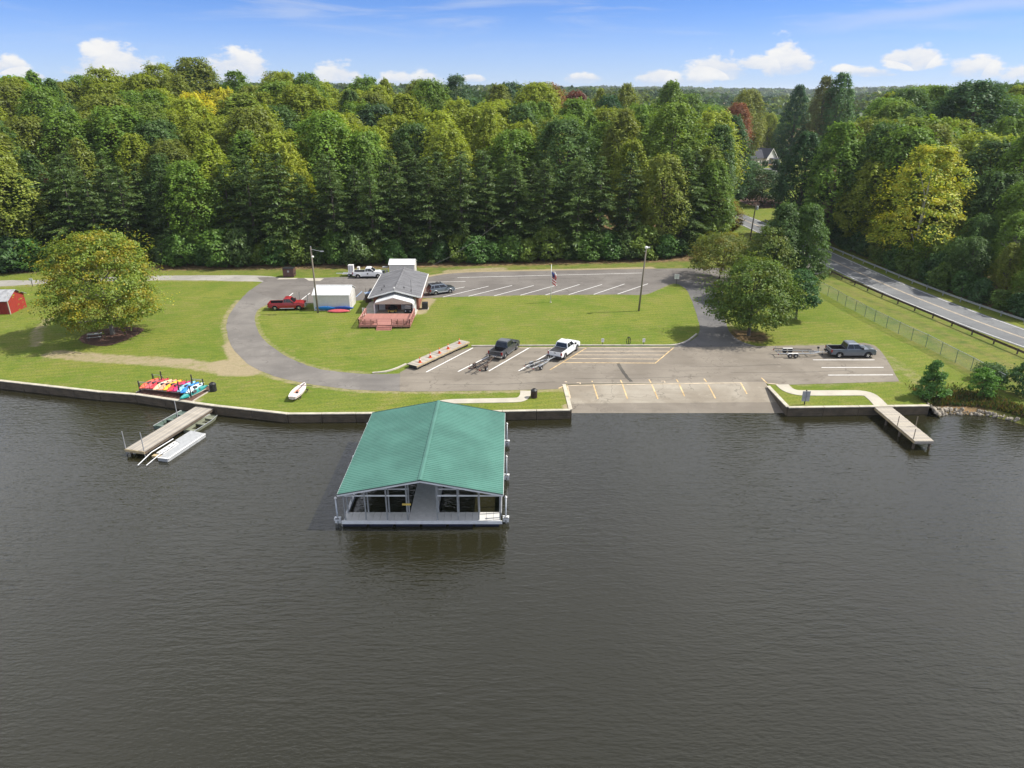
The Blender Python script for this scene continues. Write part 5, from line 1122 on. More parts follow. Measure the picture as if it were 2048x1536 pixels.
obj('transformer', MB().lathe([(.2, 0), (.24, .05), (.24, .75), (.16, .85)], 12, (d.x + .35, -.1, d.z - 1.3)), 'sign_grey', t_); obj('cross_arm', MB().bar((d.x - .9, 0, d.z - .35), (d.x + .9, 0, d.z - .35), .1, .12), 'pole_wood', t_)
t_, d = pole('utility_pole', 'weathered leaning pole against the woods behind the maple', 'utility pole', (-93.5, 133.5, 1.0), (-94.6, 133.5, 8.5), .14, m_='bark_grey')
t_ = thing('overhead_wire', 'thin sagging wire running from office towards the woods', 'wire', (-15.4, 121.5, 4.2))
obj('cable', MB().tube([(0, 0, 0), (4, 5, 1.0), (8.5, 10.5, 2.9), (14, 17, 6.0)], .014, 5), 'dark_metal', t_)
def sign(label, base, w_, h_, zb, m_='white_paint', n=1, post='dark_metal', rz=0, mark=None):
    t_ = thing('sign', label, 'sign', (base[0], base[1], 1.0), rz)
    obj('post', MB().box(-.035, .035, 0, .07, 0, zb + h_), post, t_)
    for k in range(n):
        x = (k - (n - 1) / 2) * (w_ + .06)
        b_ = obj('board', MB().box(x - w_ / 2, x + w_ / 2, -.04, -.01, zb, zb + h_), m_, t_)
        if mark == 'red': obj('printed_mark', MB().box(x - w_ * .3, x + w_ * .3, -.044, -.041, zb + h_ * .55, zb + h_ * .8), 'cloth_red', b_)
        else:
            for j in range(3): obj('printed_line', MB().box(x - w_ * .36, x + w_ * (.3 - .1 * j), -.044, -.041, zb + h_ * (.72 - .22 * j), zb + h_ * (.78 - .22 * j)), 'sign_grey', b_)
    return t_
sign('white sign on a short post at the lawn tip of connecting drive', G(1352, 573), .38, .85, 1.35, n=2)
sign('small white sign on post under the big oak beside the drive', G(1441, 605), .42, .62, 1.3, mark='red')
sign('small white sign low in the leaf litter under crape myrtle', G(1434, 574), .42, .6, .6)
sign('small white bay marker on the kerb nearest the parked trucks', G(1205, 690.5), .36, .52, .45)
sign('small white bay marker on the kerb nearest the drive', G(1287, 690.5), .36, .52, .45)
sign('white sign post beside the gravel track behind the maple', G(65, 572), .6, .5, .9)
t_ = thing('sign', 'grey double-board sign facing the lake on the small lawn', 'sign', (32.2, 71.35, 1.0))
obj('post', MB().box(-.05, .05, 0, .1, 0, 1.75), 'dark_metal', t_)
for x in (-.42, .03): b_ = obj('board', MB().box(x, x + .40, -.05, -.005, .42, 1.62), 'sign_grey', t_); obj('board_frame', MB().box(x + .03, x + .37, -.056, -.051, .5, 1.54), 'roof_tin', b_)
for px, py, lb in ((600, 601, 'dark marker post in the bay line behind the red pickup'), (616, 604, 'dark marker post between red pickup and white shed')):
    x, y = G(px, py); t_ = thing('marker_post', lb, 'post', (x, y, 1.0)); obj('post', MB().box(-.05, .05, -.05, .05, 0, 1.25), 'grey_metal', t_); obj('cap', MB().box(-.06, .06, -.06, .06, 1.25, 1.30), 'dark_metal', t_)
x, y = G(737, 604); t_ = thing('sign_post', 'thin bare post beside the office trash can', 'post', (x - .35, y + .3, 1.0)); obj('post', MB().box(-.035, .035, -.035, .035, 0, 2.3), 'pole_wood', t_); obj('bracket', MB().box(-.05, .05, -.05, .05, 2.2, 2.25), 'grey_metal', t_)
t_ = thing('bike_rack', 'black hoop bike rack standing on the kerb between bay markers', 'bike rack', (G(1257, 692)[0], G(1257, 691)[1], 1.05))
obj('hoop', MB().tube([(.27 * math.sin(a), 0, .60 - .58 * math.cos(a)) for a in np.linspace(0, 2 * math.pi, 25)], .045, 7, False), 'black_plastic', t_, True)
obj('hoop', MB().tube([(.03 + .05 * math.sin(a), .10, .58 - .54 * math.cos(a)) for a in np.linspace(0, 2 * math.pi, 25)], .035, 6, False), 'black_plastic', t_, True)
obj('foot', MB().box(-.3, .3, -.1, .1, -.02, .03), 'dark_metal', t_)

# ------------------------------------------------------------------ bins, boxes, machinery
def slat_can(label, base, r, h, m_):
    t_ = thing('trash_can', label, 'trash can', (base[0], base[1], 1.0))
    obj('liner', MB().lathe([(r * .9, .05), (r * .9, h)], 12), 'black_plastic', t_)
    me = MB().box(r * .92, r * 1.02, -r * .16, r * .16, .04, h).mesh('slat', m_)
    for k in range(14): share('slat', me, t_, (0, 0, 0), (0, 0, k * 2 * math.pi / 14))
    obj('lid', MB().lathe([(r * 1.05, h), (r * 1.05, h + .06), (r * .5, h + .22), (r * .42, h + .22), (r * .4, h + .08)], 14), 'black_plastic', t_)
slat_can('brown slatted trash can on grass beside the curved landing walk', G(1068, 795), .36, .85, 'can_brown')
slat_can('dark grey round trash can beside the kayak rack pad', G(427, 782), .38, .85, 'dark_metal')
slat_can('dark brown trash can at the office patio corner', G(737, 604), .5, 1.15, 'can_brown')
def dumpster():
    t_ = thing('dumpster', 'brown steel dumpster on the grass below the woods', 'dumpster', (-41.3, 129.6, 1.0), 2)
    obj('body', MB().prism([(-.8, .12), (.8, .12), (.85, 1.2), (.55, 1.62), (-.85, 1.62)], -.98, .98, 'x'), 'dumpster_brown', t_)
    for x in (-.7, 0, .7): obj('rib', MB().box(x - .04, x + .04, -.86, -.81, .15, 1.2), 'dumpster_brown', t_)
    obj('lid', MB().box(-1.0, 0, -.9, .6, 1.62, 1.68), 'black_plastic', t_); obj('lid', MB().box(.03, 1.0, -.9, .6, 1.60, 1.66), 'black_plastic', t_)
    for x in (-1.05, 1.0): obj('lift_pocket', MB().box(x, x + .06, -.6, .5, .6, .78), 'dark_metal', t_)
    obj('label_plate', MB().box(-.15, .2, -.875, -.86, .95, 1.3), 'sign_grey', t_)
    for x in (-.8, .8):
        for y in (-.7, .7): obj('skid', MB().box(x - .1, x + .1, y - .1, y + .1, 0, .13), 'dark_metal', t_)
dumpster()
obj_ = struct('dumpster_pad', MB().sheet([(-43, 127.3), (-39.6, 127.5), (-39.4, 128.3), (-42.8, 128.2)], 1.013), 'concrete_pale'); struct('drive_patch', MB().sheet([G(608, 556), G(648, 557), G(640, 562), G(618, 561.5)], 1.014), 'concrete_pale')
def supply_trailer():
    t_ = thing('utility_trailer', 'small white trailer loaded with crates beside white pickup', 'trailer', (-29.9, 130.0, 1.0), 2)
    obj('bed', MB().box(-1.6, .6, -.6, .6, .45, .55), 'white_metal', t_); obj('tongue', MB().bar((-1.6, 0, .5), (-2.8, 0, .5), .1, .1), 'white_metal', t_)
    for y in (-.65, .65): wheel(t_, -.3, y, .3, .18)
supply_trailer()
for (x, y, w_, h_, lb) in ((-29.9, 130.1, .95, 1.45, 'tall white crate with brown straps behind white pickup bed'), (-28.6, 130.5, .4, 1.5, 'narrow pale crate standing between trailer and white pickup'), (-26.6, 130.7, .5, 1.5, 'pale crate partly hidden by the white pickup cab')):
    t_ = thing('crate', lb, 'crate', (x, y, 1.55 if x < -29.5 else 1.0)); h2 = h_
    obj('box', MB().box(-w_ / 2, w_ / 2, -.4, .4, 0, h2), 'cloth_white', t_)
    for k in (-.25, .25): obj('strap', MB().box(k * w_ - .04, k * w_ + .04, -.41, .41, .01, h2 + .01), 'siding_beige', t_)
    obj('lid', MB().box(-w_ / 2 - .02, w_ / 2 + .02, -.42, .42, h2 + .01, h2 + .06), 'white_paint', t_)
t_ = thing('gas_cage', 'grey metal bottle cage between white pickup and back shed', 'cage', (-23.6, 130.4, 1.0))
obj('frame', MB().box(-.5, .5, -.35, .35, 0, .1).box(-.5, .5, -.35, .35, 1.55, 1.65), 'sign_grey', t_)
for k in range(7): obj('bar', MB().box(-.5 + k * .163 - .02, -.5 + k * .163 + .02, -.36, -.33, .1, 1.55), 'sign_grey', t_)
for x in (-.25, .25): obj('bottle', MB().lathe([(.16, .1), (.18, .2), (.18, .9), (.08, 1.05)], 10, (x, 0, 0)), 'white_paint', t_)
t_ = thing('air_conditioner', 'dark air conditioning unit on the ground beside the office', 'air conditioner', (-13.75, 108.4, 1.0), 2)
obj('casing', MB().box(-.45, .45, -.5, .5, .08, 1.05), 'dark_metal', t_); obj('pad', MB().box(-.55, .55, -.6, .6, 0, .08), 'concrete', t_)
for k in range(8): obj('louvre', MB().box(-.46, .46, -.52, -.50, .16 + k * .11, .20 + k * .11), 'black_plastic', t_)
obj('fan_guard', MB().lathe([(.36, 0), (.36, .03), (.1, .06)], 14, (0, 0, 1.05)), 'black_plastic', t_)
t_ = thing('picnic_table', 'small grey picnic table in the shade under the maple', 'picnic table', (G(191, 678)[0], G(191, 678)[1], 1.02), 20)
for k in range(4): obj('top_board', MB().box(-.9, .9, -.34 + k * .18, -.18 + k * .18, .72, .76), 'sign_grey', t_)
for y in (-.75, .6): obj('bench_board', MB().box(-.9, .9, y, y + .22, .42, .46), 'sign_grey', t_)
for x in (-.7, .7): obj('leg_frame', MB().bar((x, -.75, 0), (x, -.25, .72), .08, .06).bar((x, .75, 0), (x, .25, .72), .08, .06).bar((x, -.7, .4), (x, .75, .4), .06, .08), 'dark_metal', t_)

# ------------------------------------------------------------------ chain-link fence and guardrails
def fence():
    P = [(49.9, 122.0)] + [G(*p) for p in [(1655, 592), (1674, 603), (1690, 613), (1710, 623), (1729, 634), (1748, 644), (1772, 656), (1796, 668), (1822, 681), (1851, 694), (1880, 710), (1910, 726), (1941, 742), (1972, 760), (2004, 778)]]
    P = [(53.0 + (p[0] - 53.0) * 1.0, p[1]) for p in P]; P[0] = (52.6, 119.0)
    t_ = thing('chain_link_fence', 'long green chain-link fence along the lawn below the highway', 'fence', (P[0][0], P[0][1], 1.0)); ox, oy = P[0]; H = 1.75
    for i, (x, y) in enumerate(P): obj('post', MB().tube([(x - ox, y - oy, -.2), (x - ox, y - oy, H + .06)], .035, 6), 'green_metal', t_)
    for a, b_ in zip(P[:-1], P[1:]):
        A = Vector((a[0] - ox, a[1] - oy, 0)); B_ = Vector((b_[0] - ox, b_[1] - oy, 0)); L = (B_ - A).length; d = (B_ - A) / L
        obj('top_rail', MB().tube([A + Vector((0, 0, H)), B_ + Vector((0, 0, H))], .03, 6), 'galvanised', t_)
        mb = MB(); s_ = .13; n = int((L + H) / s_)
        for sg in (1, -1):
            for k in range(n):
                u0 = k * s_ - H; z0, z1 = .03, H - .02
                ua, ub = u0, u0 + (z1 - z0)
                if ua < 0: z0 += -ua; ua = 0
                if ub > L: z1 -= ub - L; ub = L
                if z1 - z0 < .05: continue
                if sg < 0: ua, ub = L - ua, L - ub
                mb.bar(A + d * ua + Vector((0, 0, z0)), A + d * ub + Vector((0, 0, z1)), .006, .006)
        mo = obj('wire_mesh', mb, 'green_metal', t_, recalc=False); mo['kind'] = 'stuff'
fence()
def guardrail(label, pts, m_, post, double=False, sp=4.0):
    P = smooth_path(pts, 1.0); t_ = thing('guardrail', label, 'guardrail', (P[0][0], P[0][1], 1.0)); ox, oy = P[0]
    acc = [0]
    for a, b_ in zip(P[:-1], P[1:]): acc.append(acc[-1] + math.dist(a, b_))
    def at(s_): return np.interp(s_, acc, [p[0] for p in P]) - ox, np.interp(s_, acc, [p[1] for p in P]) - oy
    n = int(acc[-1] / sp); prof = [(-.155, .0), (-.10, .075), (-.03, .075), (0, .02), (.03, .075), (.10, .075), (.155, 0)]
    for i in range(n):
        (xa, ya), (xb, yb) = at(i * sp), at((i + 1) * sp); d = Vector((xb - xa, yb - ya, 0)).normalized(); nn_ = Vector((-d.y, d.x, 0))
        for zc in ((.58,) if not double else (.58,)):
            mb = MB(); vs = [Vector((x, y, zc + 1.0 - 1.0)) + nn_ * o_ + Vector((0, 0, h)) for x, y in ((xa, ya), (xb, yb)) for h, o_ in prof]; k = len(prof)
            mb.add(vs, [(j, j + 1, k + j + 1, k + j) for j in range(k - 1)]); mb.add([v - nn_ * .012 for v in vs], [(k + j, k + j + 1, j + 1, j) for j in range(k - 1)])
            obj('beam', mb, m_, t_)
        obj('post', MB().bar((xa, ya, -.3), (xa, ya, .80), .13, .16), post, t_)
        obj('spacer', MB().box(xa - .07, xa + .07, ya - .08, ya + .08, .46, .72), post, t_)
guardrail('rusty brown guardrail on dark posts along the near road shoulder', [G(1662, 549), G(1675, 556), G(1697, 565), G(1748, 588), G(1820, 618), G(1885, 645), G(1960, 677), G(2045, 713), (67.5, 80), (70, 72)], 'rusty_steel', 'wood_dark')
guardrail('silver galvanised guardrail along the wood side of the highway', [(66.2, 188), (68.0, 168), (69.2, 152), (70.3, 138), (71.6, 124), (73.3, 112), (75.9, 100.5), (79, 90), (83, 78)], 'galvanised', 'grey_metal')

# ------------------------------------------------------------------ riprap
t_ = thing('riprap', 'pale broken stones lining the bank beyond the short seawall', 'rocks', (46.2, 71.3, 0))
import bmesh
def rock_mesh(seed):
    bm = bmesh.new(); bmesh.ops.create_icosphere(bm, subdivisions=1, radius=1.0); rr = random.Random(seed)
    for v in bm.verts: v.co *= rr.uniform(.7, 1.15); v.co.z *= .65
    me = bpy.data.meshes.new('stone'); bm.to_mesh(me); bm.free(); me.materials.append(MATS['stone']); return me
rocks = [rock_mesh(i) for i in range(6)]
for k in range(125):
    x = 46.1 + 8.2 * (k / 125) ** 1.15 + random.uniform(-.15, .15); y = float(shore(x)) + random.uniform(-.75, .65) * (1 - (x - 46) / 14)
    r_ = random.choice((.10, .14, .18, .24, .32)) * random.uniform(.85, 1.15) * (1.1 if x < 49 else .8)
    share('stone', random.choice(rocks), t_, (x - 46.2, y - 71.3, float(zland(x, y)) + r_ * .4), (random.uniform(0, 3), random.uniform(0, 3), random.uniform(0, 6)), (r_, r_ * random.uniform(.8, 1.2), r_))

# ------------------------------------------------------------------ trees
def unit(a): return a / np.maximum(np.linalg.norm(a, axis=1, keepdims=True), 1e-6)
def quads_from(pos, nrm, ax, sx, sy):
    """leaf blades: centre, normal, long axis, half sizes -> verts, faces (pointed four-corner blades)"""
    n = len(pos); nrm = unit(nrm); ax = unit(ax - nrm * (ax * nrm).sum(1, keepdims=True)); bx = np.cross(nrm, ax)
    sx = np.asarray(sx)[:, None] * np.ones((n, 1)); sy = np.asarray(sy)[:, None] * np.ones((n, 1))
    v = np.stack([pos - ax * sx, pos + bx * sy + ax * sx * .15 - nrm * sy * .25, pos + ax * sx, pos - bx * sy + ax * sx * .15 - nrm * sy * .25], 1).reshape(-1, 3)
    return v, np.arange(4 * n).reshape(n, 4)
def profile(shape, t):
    if shape == 'round': return np.sin(np.pi * np.clip(.10 + .86 * t, 0, 1)) ** .62
    if shape == 'dome': return np.where(t < .28, .80 + .20 * (t / .28), np.sqrt(np.clip(1 - ((t - .28) / .74) ** 2, 0, 1)))
    if shape == 'oval': return np.sin(np.pi * np.clip(.13 + .83 * t ** .85, 0, 1)) ** .75
    if shape == 'column': return np.clip(.72 + .28 * np.sin(np.pi * t), 0, 1) * np.where(t > .55, np.clip(1 - ((t - .55) / .47) ** 1.8, 0, 1), 1)
    if shape == 'cone': return np.clip(1.02 - t, 0, 1) ** .7 * np.clip(.75 + t * 2, 0, 1)
    if shape == 'umbrella': return np.where(t < .45, .88 + .12 * t / .45, np.sqrt(np.clip(1 - ((t - .45) / .57) ** 2, 0, 1)))
    return np.ones_like(t)
def broadleaf(seed, H=22, Rr=5, cb=.22, shape='round', nc=80, per=90, leaf=.34, cs=.24, flat=.75, tint2=None, tfrac=.15, up=.35, inner=.5, lobes=0.22, skin=.35, bark_w=1.0, lump=1.0):
    r = np.random.default_rng(seed); z0 = H * cb
    t = r.random(nc) ** .85; a = r.random(nc) * 2 * np.pi
    ph = r.random(4) * 6.28; lob = 1 + lobes * np.sin(2 * a + ph[0]) * np.sin(5 * t + ph[1]) + lobes * .7 * np.sin(3 * a + ph[2] + 4 * t)
    rad = Rr * profile(shape, t) * lob * np.sqrt(r.uniform(inner, 1, nc)) * .90
    C = np.stack([rad * np.cos(a), rad * np.sin(a), z0 + (H - z0) * (.03 + .93 * t)], 1)
    csz = Rr * cs * r.uniform(.7, 1.3, nc)
    ids = np.repeat(np.arange(nc), per); n = len(ids)
    d = unit(r.normal(size=(n, 3))); d[:, 2] = np.where(d[:, 2] < -.25, -d[:, 2] * .6, d[:, 2]); d = unit(d)
    out = unit(C * np.array([1, 1, .0]) + np.array([0, 0, 1e-3]))
    P = C[ids] + d * (csz[ids] * r.uniform(.55, 1.05, n))[:, None] * np.array([1, 1, flat])
    N = d * .55 + out[ids] * .15 + np.array([0, 0, up]) + r.normal(size=(n, 3)) * .38
    tc_ = r.uniform(.84, 1.16, nc)[ids] * r.uniform(.8, 1.2, n)
    # outer skin of small leaves over a lumpy crown surface
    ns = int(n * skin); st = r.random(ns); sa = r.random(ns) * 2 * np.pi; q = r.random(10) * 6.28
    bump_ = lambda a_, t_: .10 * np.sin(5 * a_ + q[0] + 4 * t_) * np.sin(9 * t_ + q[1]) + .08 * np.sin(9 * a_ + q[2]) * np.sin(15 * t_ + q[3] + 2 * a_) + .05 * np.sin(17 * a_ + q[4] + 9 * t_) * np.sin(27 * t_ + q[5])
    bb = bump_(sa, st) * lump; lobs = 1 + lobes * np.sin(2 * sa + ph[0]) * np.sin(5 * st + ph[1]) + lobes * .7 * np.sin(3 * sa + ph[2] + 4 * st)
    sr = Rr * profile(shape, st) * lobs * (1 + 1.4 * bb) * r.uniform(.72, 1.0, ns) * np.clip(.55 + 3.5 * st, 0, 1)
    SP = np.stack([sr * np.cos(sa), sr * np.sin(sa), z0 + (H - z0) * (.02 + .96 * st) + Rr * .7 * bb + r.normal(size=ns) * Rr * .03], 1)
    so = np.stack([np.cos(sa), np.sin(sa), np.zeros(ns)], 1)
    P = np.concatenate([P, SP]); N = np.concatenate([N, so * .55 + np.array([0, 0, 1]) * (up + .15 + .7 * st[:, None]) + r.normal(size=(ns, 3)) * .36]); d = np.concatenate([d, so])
    ids = np.concatenate([ids, r.integers(0, nc, ns)]); stc = (1 + 1.1 * bb) * r.uniform(.82, 1.18, ns); tc_ = np.concatenate([tc_, stc]); n = n + ns  # shade put into leaf colour: hollows of the crown darker, lumps lighter
    v, f = quads_from(P, N, r.normal(size=(n, 3)) + d * .5, leaf * r.uniform(.5, 1.1, n), leaf * r.uniform(.3, .65, n))
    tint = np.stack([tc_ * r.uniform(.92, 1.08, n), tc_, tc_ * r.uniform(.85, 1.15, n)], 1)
    if tint2 is not None:
        warm = (r.random(nc) < tfrac) | (r.random(nc) < tfrac * .6); wm = (warm[ids] * r.uniform(.4, 1, n))[:, None]
        tint = tint * (1 - wm) + tint * np.array(tint2) * wm
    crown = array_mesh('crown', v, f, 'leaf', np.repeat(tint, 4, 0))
    tr = MB(); rt = (H * .016 + .06) * bark_w; lean = r.normal(size=2) * H * .012
    tr.tube([(0, 0, -.4), (0, 0, .35), (lean[0] * .3, lean[1] * .3, H * .2), (lean[0], lean[1], H * .55), (lean[0], lean[1], H * .85)], [rt * 1.7, rt * 1.1, rt * .9, rt * .5, rt * .12], 8, False)
    for i in r.choice(nc, min(nc, 16), False):
        z = max(H * .12, min(C[i][2] * .62, H * .7)); s0 = np.array([lean[0] * z / (H * .55), lean[1] * z / (H * .55), z]); m_ = s0 * .45 + C[i] * .55; m_[2] -= .2
        e_ = s0 * .15 + C[i] * .85; tr.tube([tuple(s0), tuple(m_), tuple(e_)], [rt * .38, rt * .20, rt * .05], 5, False)
    return crown, tr, H, Rr
def conifer(seed, H=20, Rr=3.9, cb=.08, droop=.10):
    r = np.random.default_rng(seed); P = []; N = []; A = []; SX = []; SY = []; tr = MB(); tt = []
    z = H * cb; rt = H * .012 + .05
    tr.tube([(0, 0, -.4), (0, 0, H * .5), (0, 0, H * .97)], [rt * 1.2, rt * .75, .03], 7, False)
    lopa = r.random(3) * 6.28
    while z < H * .97:
        t = (z - H * cb) / (H * (1 - cb)); rz_ = Rr * (min(1.0, (1 - t) * 1.9 + .03) ** .72) * (.85 if t < .12 else 1)
        for b_ in range(r.integers(4, 7)):
            a = r.random() * 6.28; ln = max(.5, rz_ * r.uniform(.62, 1.12) * (1 + .18 * math.sin(2 * a + lopa[0] + 3 * t))); rise = .30 * t - droop + r.normal() * .06
            dirv = np.array([math.cos(a), math.sin(a), 0]); side_ = np.array([-math.sin(a), math.cos(a), 0]); bt = r.uniform(.78, 1.2)
            if r.random() < .4 and ln > 1.5: tr.tube([(0, 0, z), tuple(dirv * ln * .6 + np.array([0, 0, z + rise * ln * .5]))], [.05, .02], 4, False)
            k = max(3, int(ln * 3.4))
            for j in range(k):
                u = .18 + .82 * (j + r.random()) / k; c = dirv * ln * u + np.array([0, 0, z + rise * ln * u - .20 * ln * u * u * .5])
                wsp = (.95 - .55 * u) * min(1.3, .35 + ln * .22)
                for s_ in (-1, 1, 0):
                    p = c + side_ * s_ * wsp * r.uniform(.35, .9) + np.array([0, 0, r.normal() * .10])
                    P.append(p); A.append(dirv * .75 + side_ * s_ * .8 + np.array([0, 0, r.normal() * .25 - .08])); N.append(np.array([0, 0, 1.0]) + r.normal(size=3) * .42 + dirv * .2)
                    SX.append(r.uniform(.24, .50)); SY.append(r.uniform(.07, .15)); tt.append(bt * r.uniform(.75, 1.25))
        z += H * .021 * r.uniform(.8, 1.25)
    v, f = quads_from(np.array(P), np.array(N), np.array(A), np.array(SX), np.array(SY)); tt = np.array(tt)
    tint = np.stack([tt * r.uniform(.9, 1.15, len(tt)), tt, tt * r.uniform(.9, 1.1, len(tt))], 1)
    return array_mesh('crown', v, f, 'needle', np.repeat(tint, 4, 0)), tr, H, Rr
PROTO = {}
def proto(kind, res, bark='bark'):
    c, tr, H, Rr = res; PROTO.setdefault(kind, []).append((c, tr.mesh('trunk', bark), H, Rr))
for s_ in range(3): proto('round', broadleaf(10 + s_, 22, 5.6, .12, 'round', 125, 60, .29, .19, .95, lobes=.13, skin=1.1, lump=1.35))
for s_ in range(3): proto('oval', broadleaf(20 + s_, 23, 4.7, .08, 'oval', 125, 60, .28, .20, .95, lobes=.13, skin=1.1, lump=1.35))
for s_ in range(2): proto('tall', broadleaf(30 + s_, 24, 3.9, .08, 'column', 115, 60, .27, .22, .95, lobes=.13, skin=1.1, lump=1.35))
for s_ in range(4): proto('pine', conifer(40 + s_, 20, 4.0 + .2 * s_, .05))
for s_ in range(3): proto('shrub', broadleaf(50 + s_, 4.5, 2.4, .02, 'dome', 50, 75, .24, .28, lobes=.3, skin=.5, lump=1.6))
proto('sycamore', broadleaf(60, 23, 7.4, .10, 'oval', 150, 75, .27, .14, .9, (.55, .78, .9), .5, lobes=.32, inner=.25, skin=.55, bark_w=.6), 'bark_pale')
NTREE = [0]
def plant(kind, name, label, cat, x, y, H, col, group=None, wide=1.0, idx=None, z=None):
    ps_ = PROTO[kind]; c, tr, H0, R0 = ps_[(idx if idx is not None else NTREE[0]) % len(ps_)]; NTREE[0] += 1
    s_ = H / H0; col = col if kind != 'shrub' else tuple(c * f_ for c, f_ in zip(col, (1.85, 2.15, 1.8))); t_ = thing(name, label, cat, (x, y, float(zland(x, y)) - .05 if z is None else z), random.uniform(0, 360), group); t_.scale = (s_ * wide, s_ * wide, s_)
    cr = share('crown', c, t_); cr.color = (*col, 1); share('trunk', tr, t_)
    return t_
# single trees on the lawns, each grown for its place
def solo(name, label, x, y, res, col, bark='bark', rz=0, cat='tree'):
    c, tr, H, Rr = res; t_ = thing(name, label, cat, (x, y, float(zland(x, y)) - .03), rz)
    cr = obj('crown', c, 'leaf', t_); cr.color = (*[k * f_ for k, f_ in zip(col, (1.85, 2.1, 1.8))], 1); obj('trunk', tr, bark, t_, True, recalc=False); return t_
solo('maple_tree', 'big round maple turning yellow and orange on the lawn', -56.7, 95.9, broadleaf(101, 14.2, 8.2, .12, 'dome', 400, 88, .20, .13, .85, (1.85, 1.10, .55), .26, inner=.40, lobes=.17, skin=.16, lump=1.8), (0.100, 0.120, 0.018), 'bark_grey')
solo('crape_myrtle', 'spreading crape myrtle with many stems beside the driveway bend', 37.7, 126.6, broadleaf(102, 8.2, 6.2, .28, 'umbrella', 130, 90, .19, .17, .7, (1.4, .95, .7), .25, inner=.45, skin=.35, lump=1.5), (0.078, 0.088, 0.018))
solo('oak_tree', 'dense green oak beside the connecting driveway above the lot', 33.4, 95.2, broadleaf(103, 10.6, 5.9, .17, 'dome', 190, 95, .20, .17, .85, (1.5, 1.15, .8), .15, lobes=.20, skin=.30, lump=1.6), (0.056, 0.080, 0.014))
solo('lawn_tree', 'light green tree between crape myrtle and the tall cedar', 41.4, 113.5, broadleaf(104, 11.8, 4.6, .10, 'oval', 110, 90, .20, .22, .85, (1.5, 1.2, .8),   .2, skin=.4, lump=1.5), (0.072, 0.092, 0.022))
solo('cedar_tree', 'tall dark cedar, left one of the pair by the road fence', 43.9, 115.2, broadleaf(105, 15.6, 3.7, .03, 'oval', 150, 95, .20, .22, .8, up=.2, lobes=.12, skin=.5, lump=1.3), (0.042, 0.066, 0.018))
solo('cedar_tree', 'tall dark cedar, right one of the pair by the road fence', 47.6, 114.8, broadleaf(106, 15.3, 3.8, .03, 'oval', 150, 95, .20, .22, .8, up=.2, lobes=.12, skin=.5, lump=1.3), (0.048, 0.076, 0.018))
solo('young_oak', 'small dark green tree on the lawn by the chain-link fence', 43.0, 103.2, broadleaf(107, 7.4, 2.75, .20, 'round', 70, 95, .18, .26), (0.032, 0.066, 0.022))
solo('bank_shrub', 'tall bright green sapling clump at the end of the seawall', 46.9, 73.2, broadleaf(108, 4.7, 1.6, .03, 'cone', 70, 75, .15, .26, up=.15, skin=.08, lobes=.4), (0.058, 0.108, 0.026), cat='shrub')
solo('bank_shrub', 'rounded bright green vine-covered shrub on the bank below the fence', 53.2, 74.0, broadleaf(109, 3.1, 1.5, .02, 'dome', 50, 75, .15, .27, up=.15, skin=.08, lobes=.4), (0.060, 0.112, 0.022), cat='shrub')
solo('bank_shrub', 'dark shrub at the water edge where the fence ends', 58.2, 74.0, broadleaf(110, 3.6, 2.2, .02, 'dome', 55, 75, .15, .27, up=.15, skin=.1, lobes=.4), (0.025, 0.052, 0.016), cat='shrub')
solo('bank_shrub', 'low grey green shrub growing through the fence end', 56.9, 78.2, broadleaf(111, 2.0, 2.0, .02, 'dome', 36, 70, .15, .34, up=.1), (0.052, 0.080, 0.034), cat='shrub')
x, y = G(1521, 409); solo('garden_tree', 'dark rounded tree in the mulch bed across the highway', x, y, broadleaf(112, 9.5, 8.4, .12, 'dome', 120, 80, .36, .2, .7, (1.8, .8, .7), .08), (0.030, 0.050, 0.018))
x, y = G(1490, 372); solo('garden_tree', 'smaller dark tree between mulch bed and white house', x, y, broadleaf(113, 8.0, 8.0, .05, 'dome', 90, 80, .40, .2), (0.032, 0.056, 0.020))
x, y = G(1494, 398); solo('garden_tree', 'reddish brown tree top peeping beside the dark garden tree', x - 2, y + 14, broadleaf(114, 8.5, 6.0, .1, 'dome', 60, 80, .40, .24), (0.16, 0.075, 0.03))
for k, (px, py, h_) in enumerate(((1503, 331, 2.2), (1529, 332, 2.6), (1551, 338, 4.2), (1562, 345, 3.4))):
    x, y = G(px, py + 2); plant('shrub', 'garden_shrub', f'{ORD[k]} clipped dark shrub in front of the white house', 'shrub', x, y, h_, (0.02, 0.04, 0.018), 'shrubs by the white house')
# bare dead tree
def dead_tree():
    x, y = 82.0, 116.0; t_ = thing('dead_tree', 'bare grey dead tree at the wood edge by the guardrail', 'tree', (x, y, float(zland(x, y))))
    r = random.Random(5); mb = MB()
    def grow(p, d, L, rad, n):
        q = p + d * L; mb.tube([p, (p + q) / 2 + Vector((r.uniform(-.1, .1),) * 3), q], [rad, rad * .8, rad * .6], 5, False)
        if n:
            for _ in range(3): grow(p + d * L * r.uniform(.55, 1), (d + Vector((r.uniform(-.7, .7), r.uniform(-.7, .7), r.uniform(-.1, .5)))).normalized(), L * r.uniform(.55, .75), rad * .55, n - 1)
    grow(Vector((0, 0, -.3)), Vector((-.08, -.1, 1)).normalized(), 5.0, .16, 4)
    obj('trunk', mb, 'twig_grey', t_, recalc=False)
dead_tree()

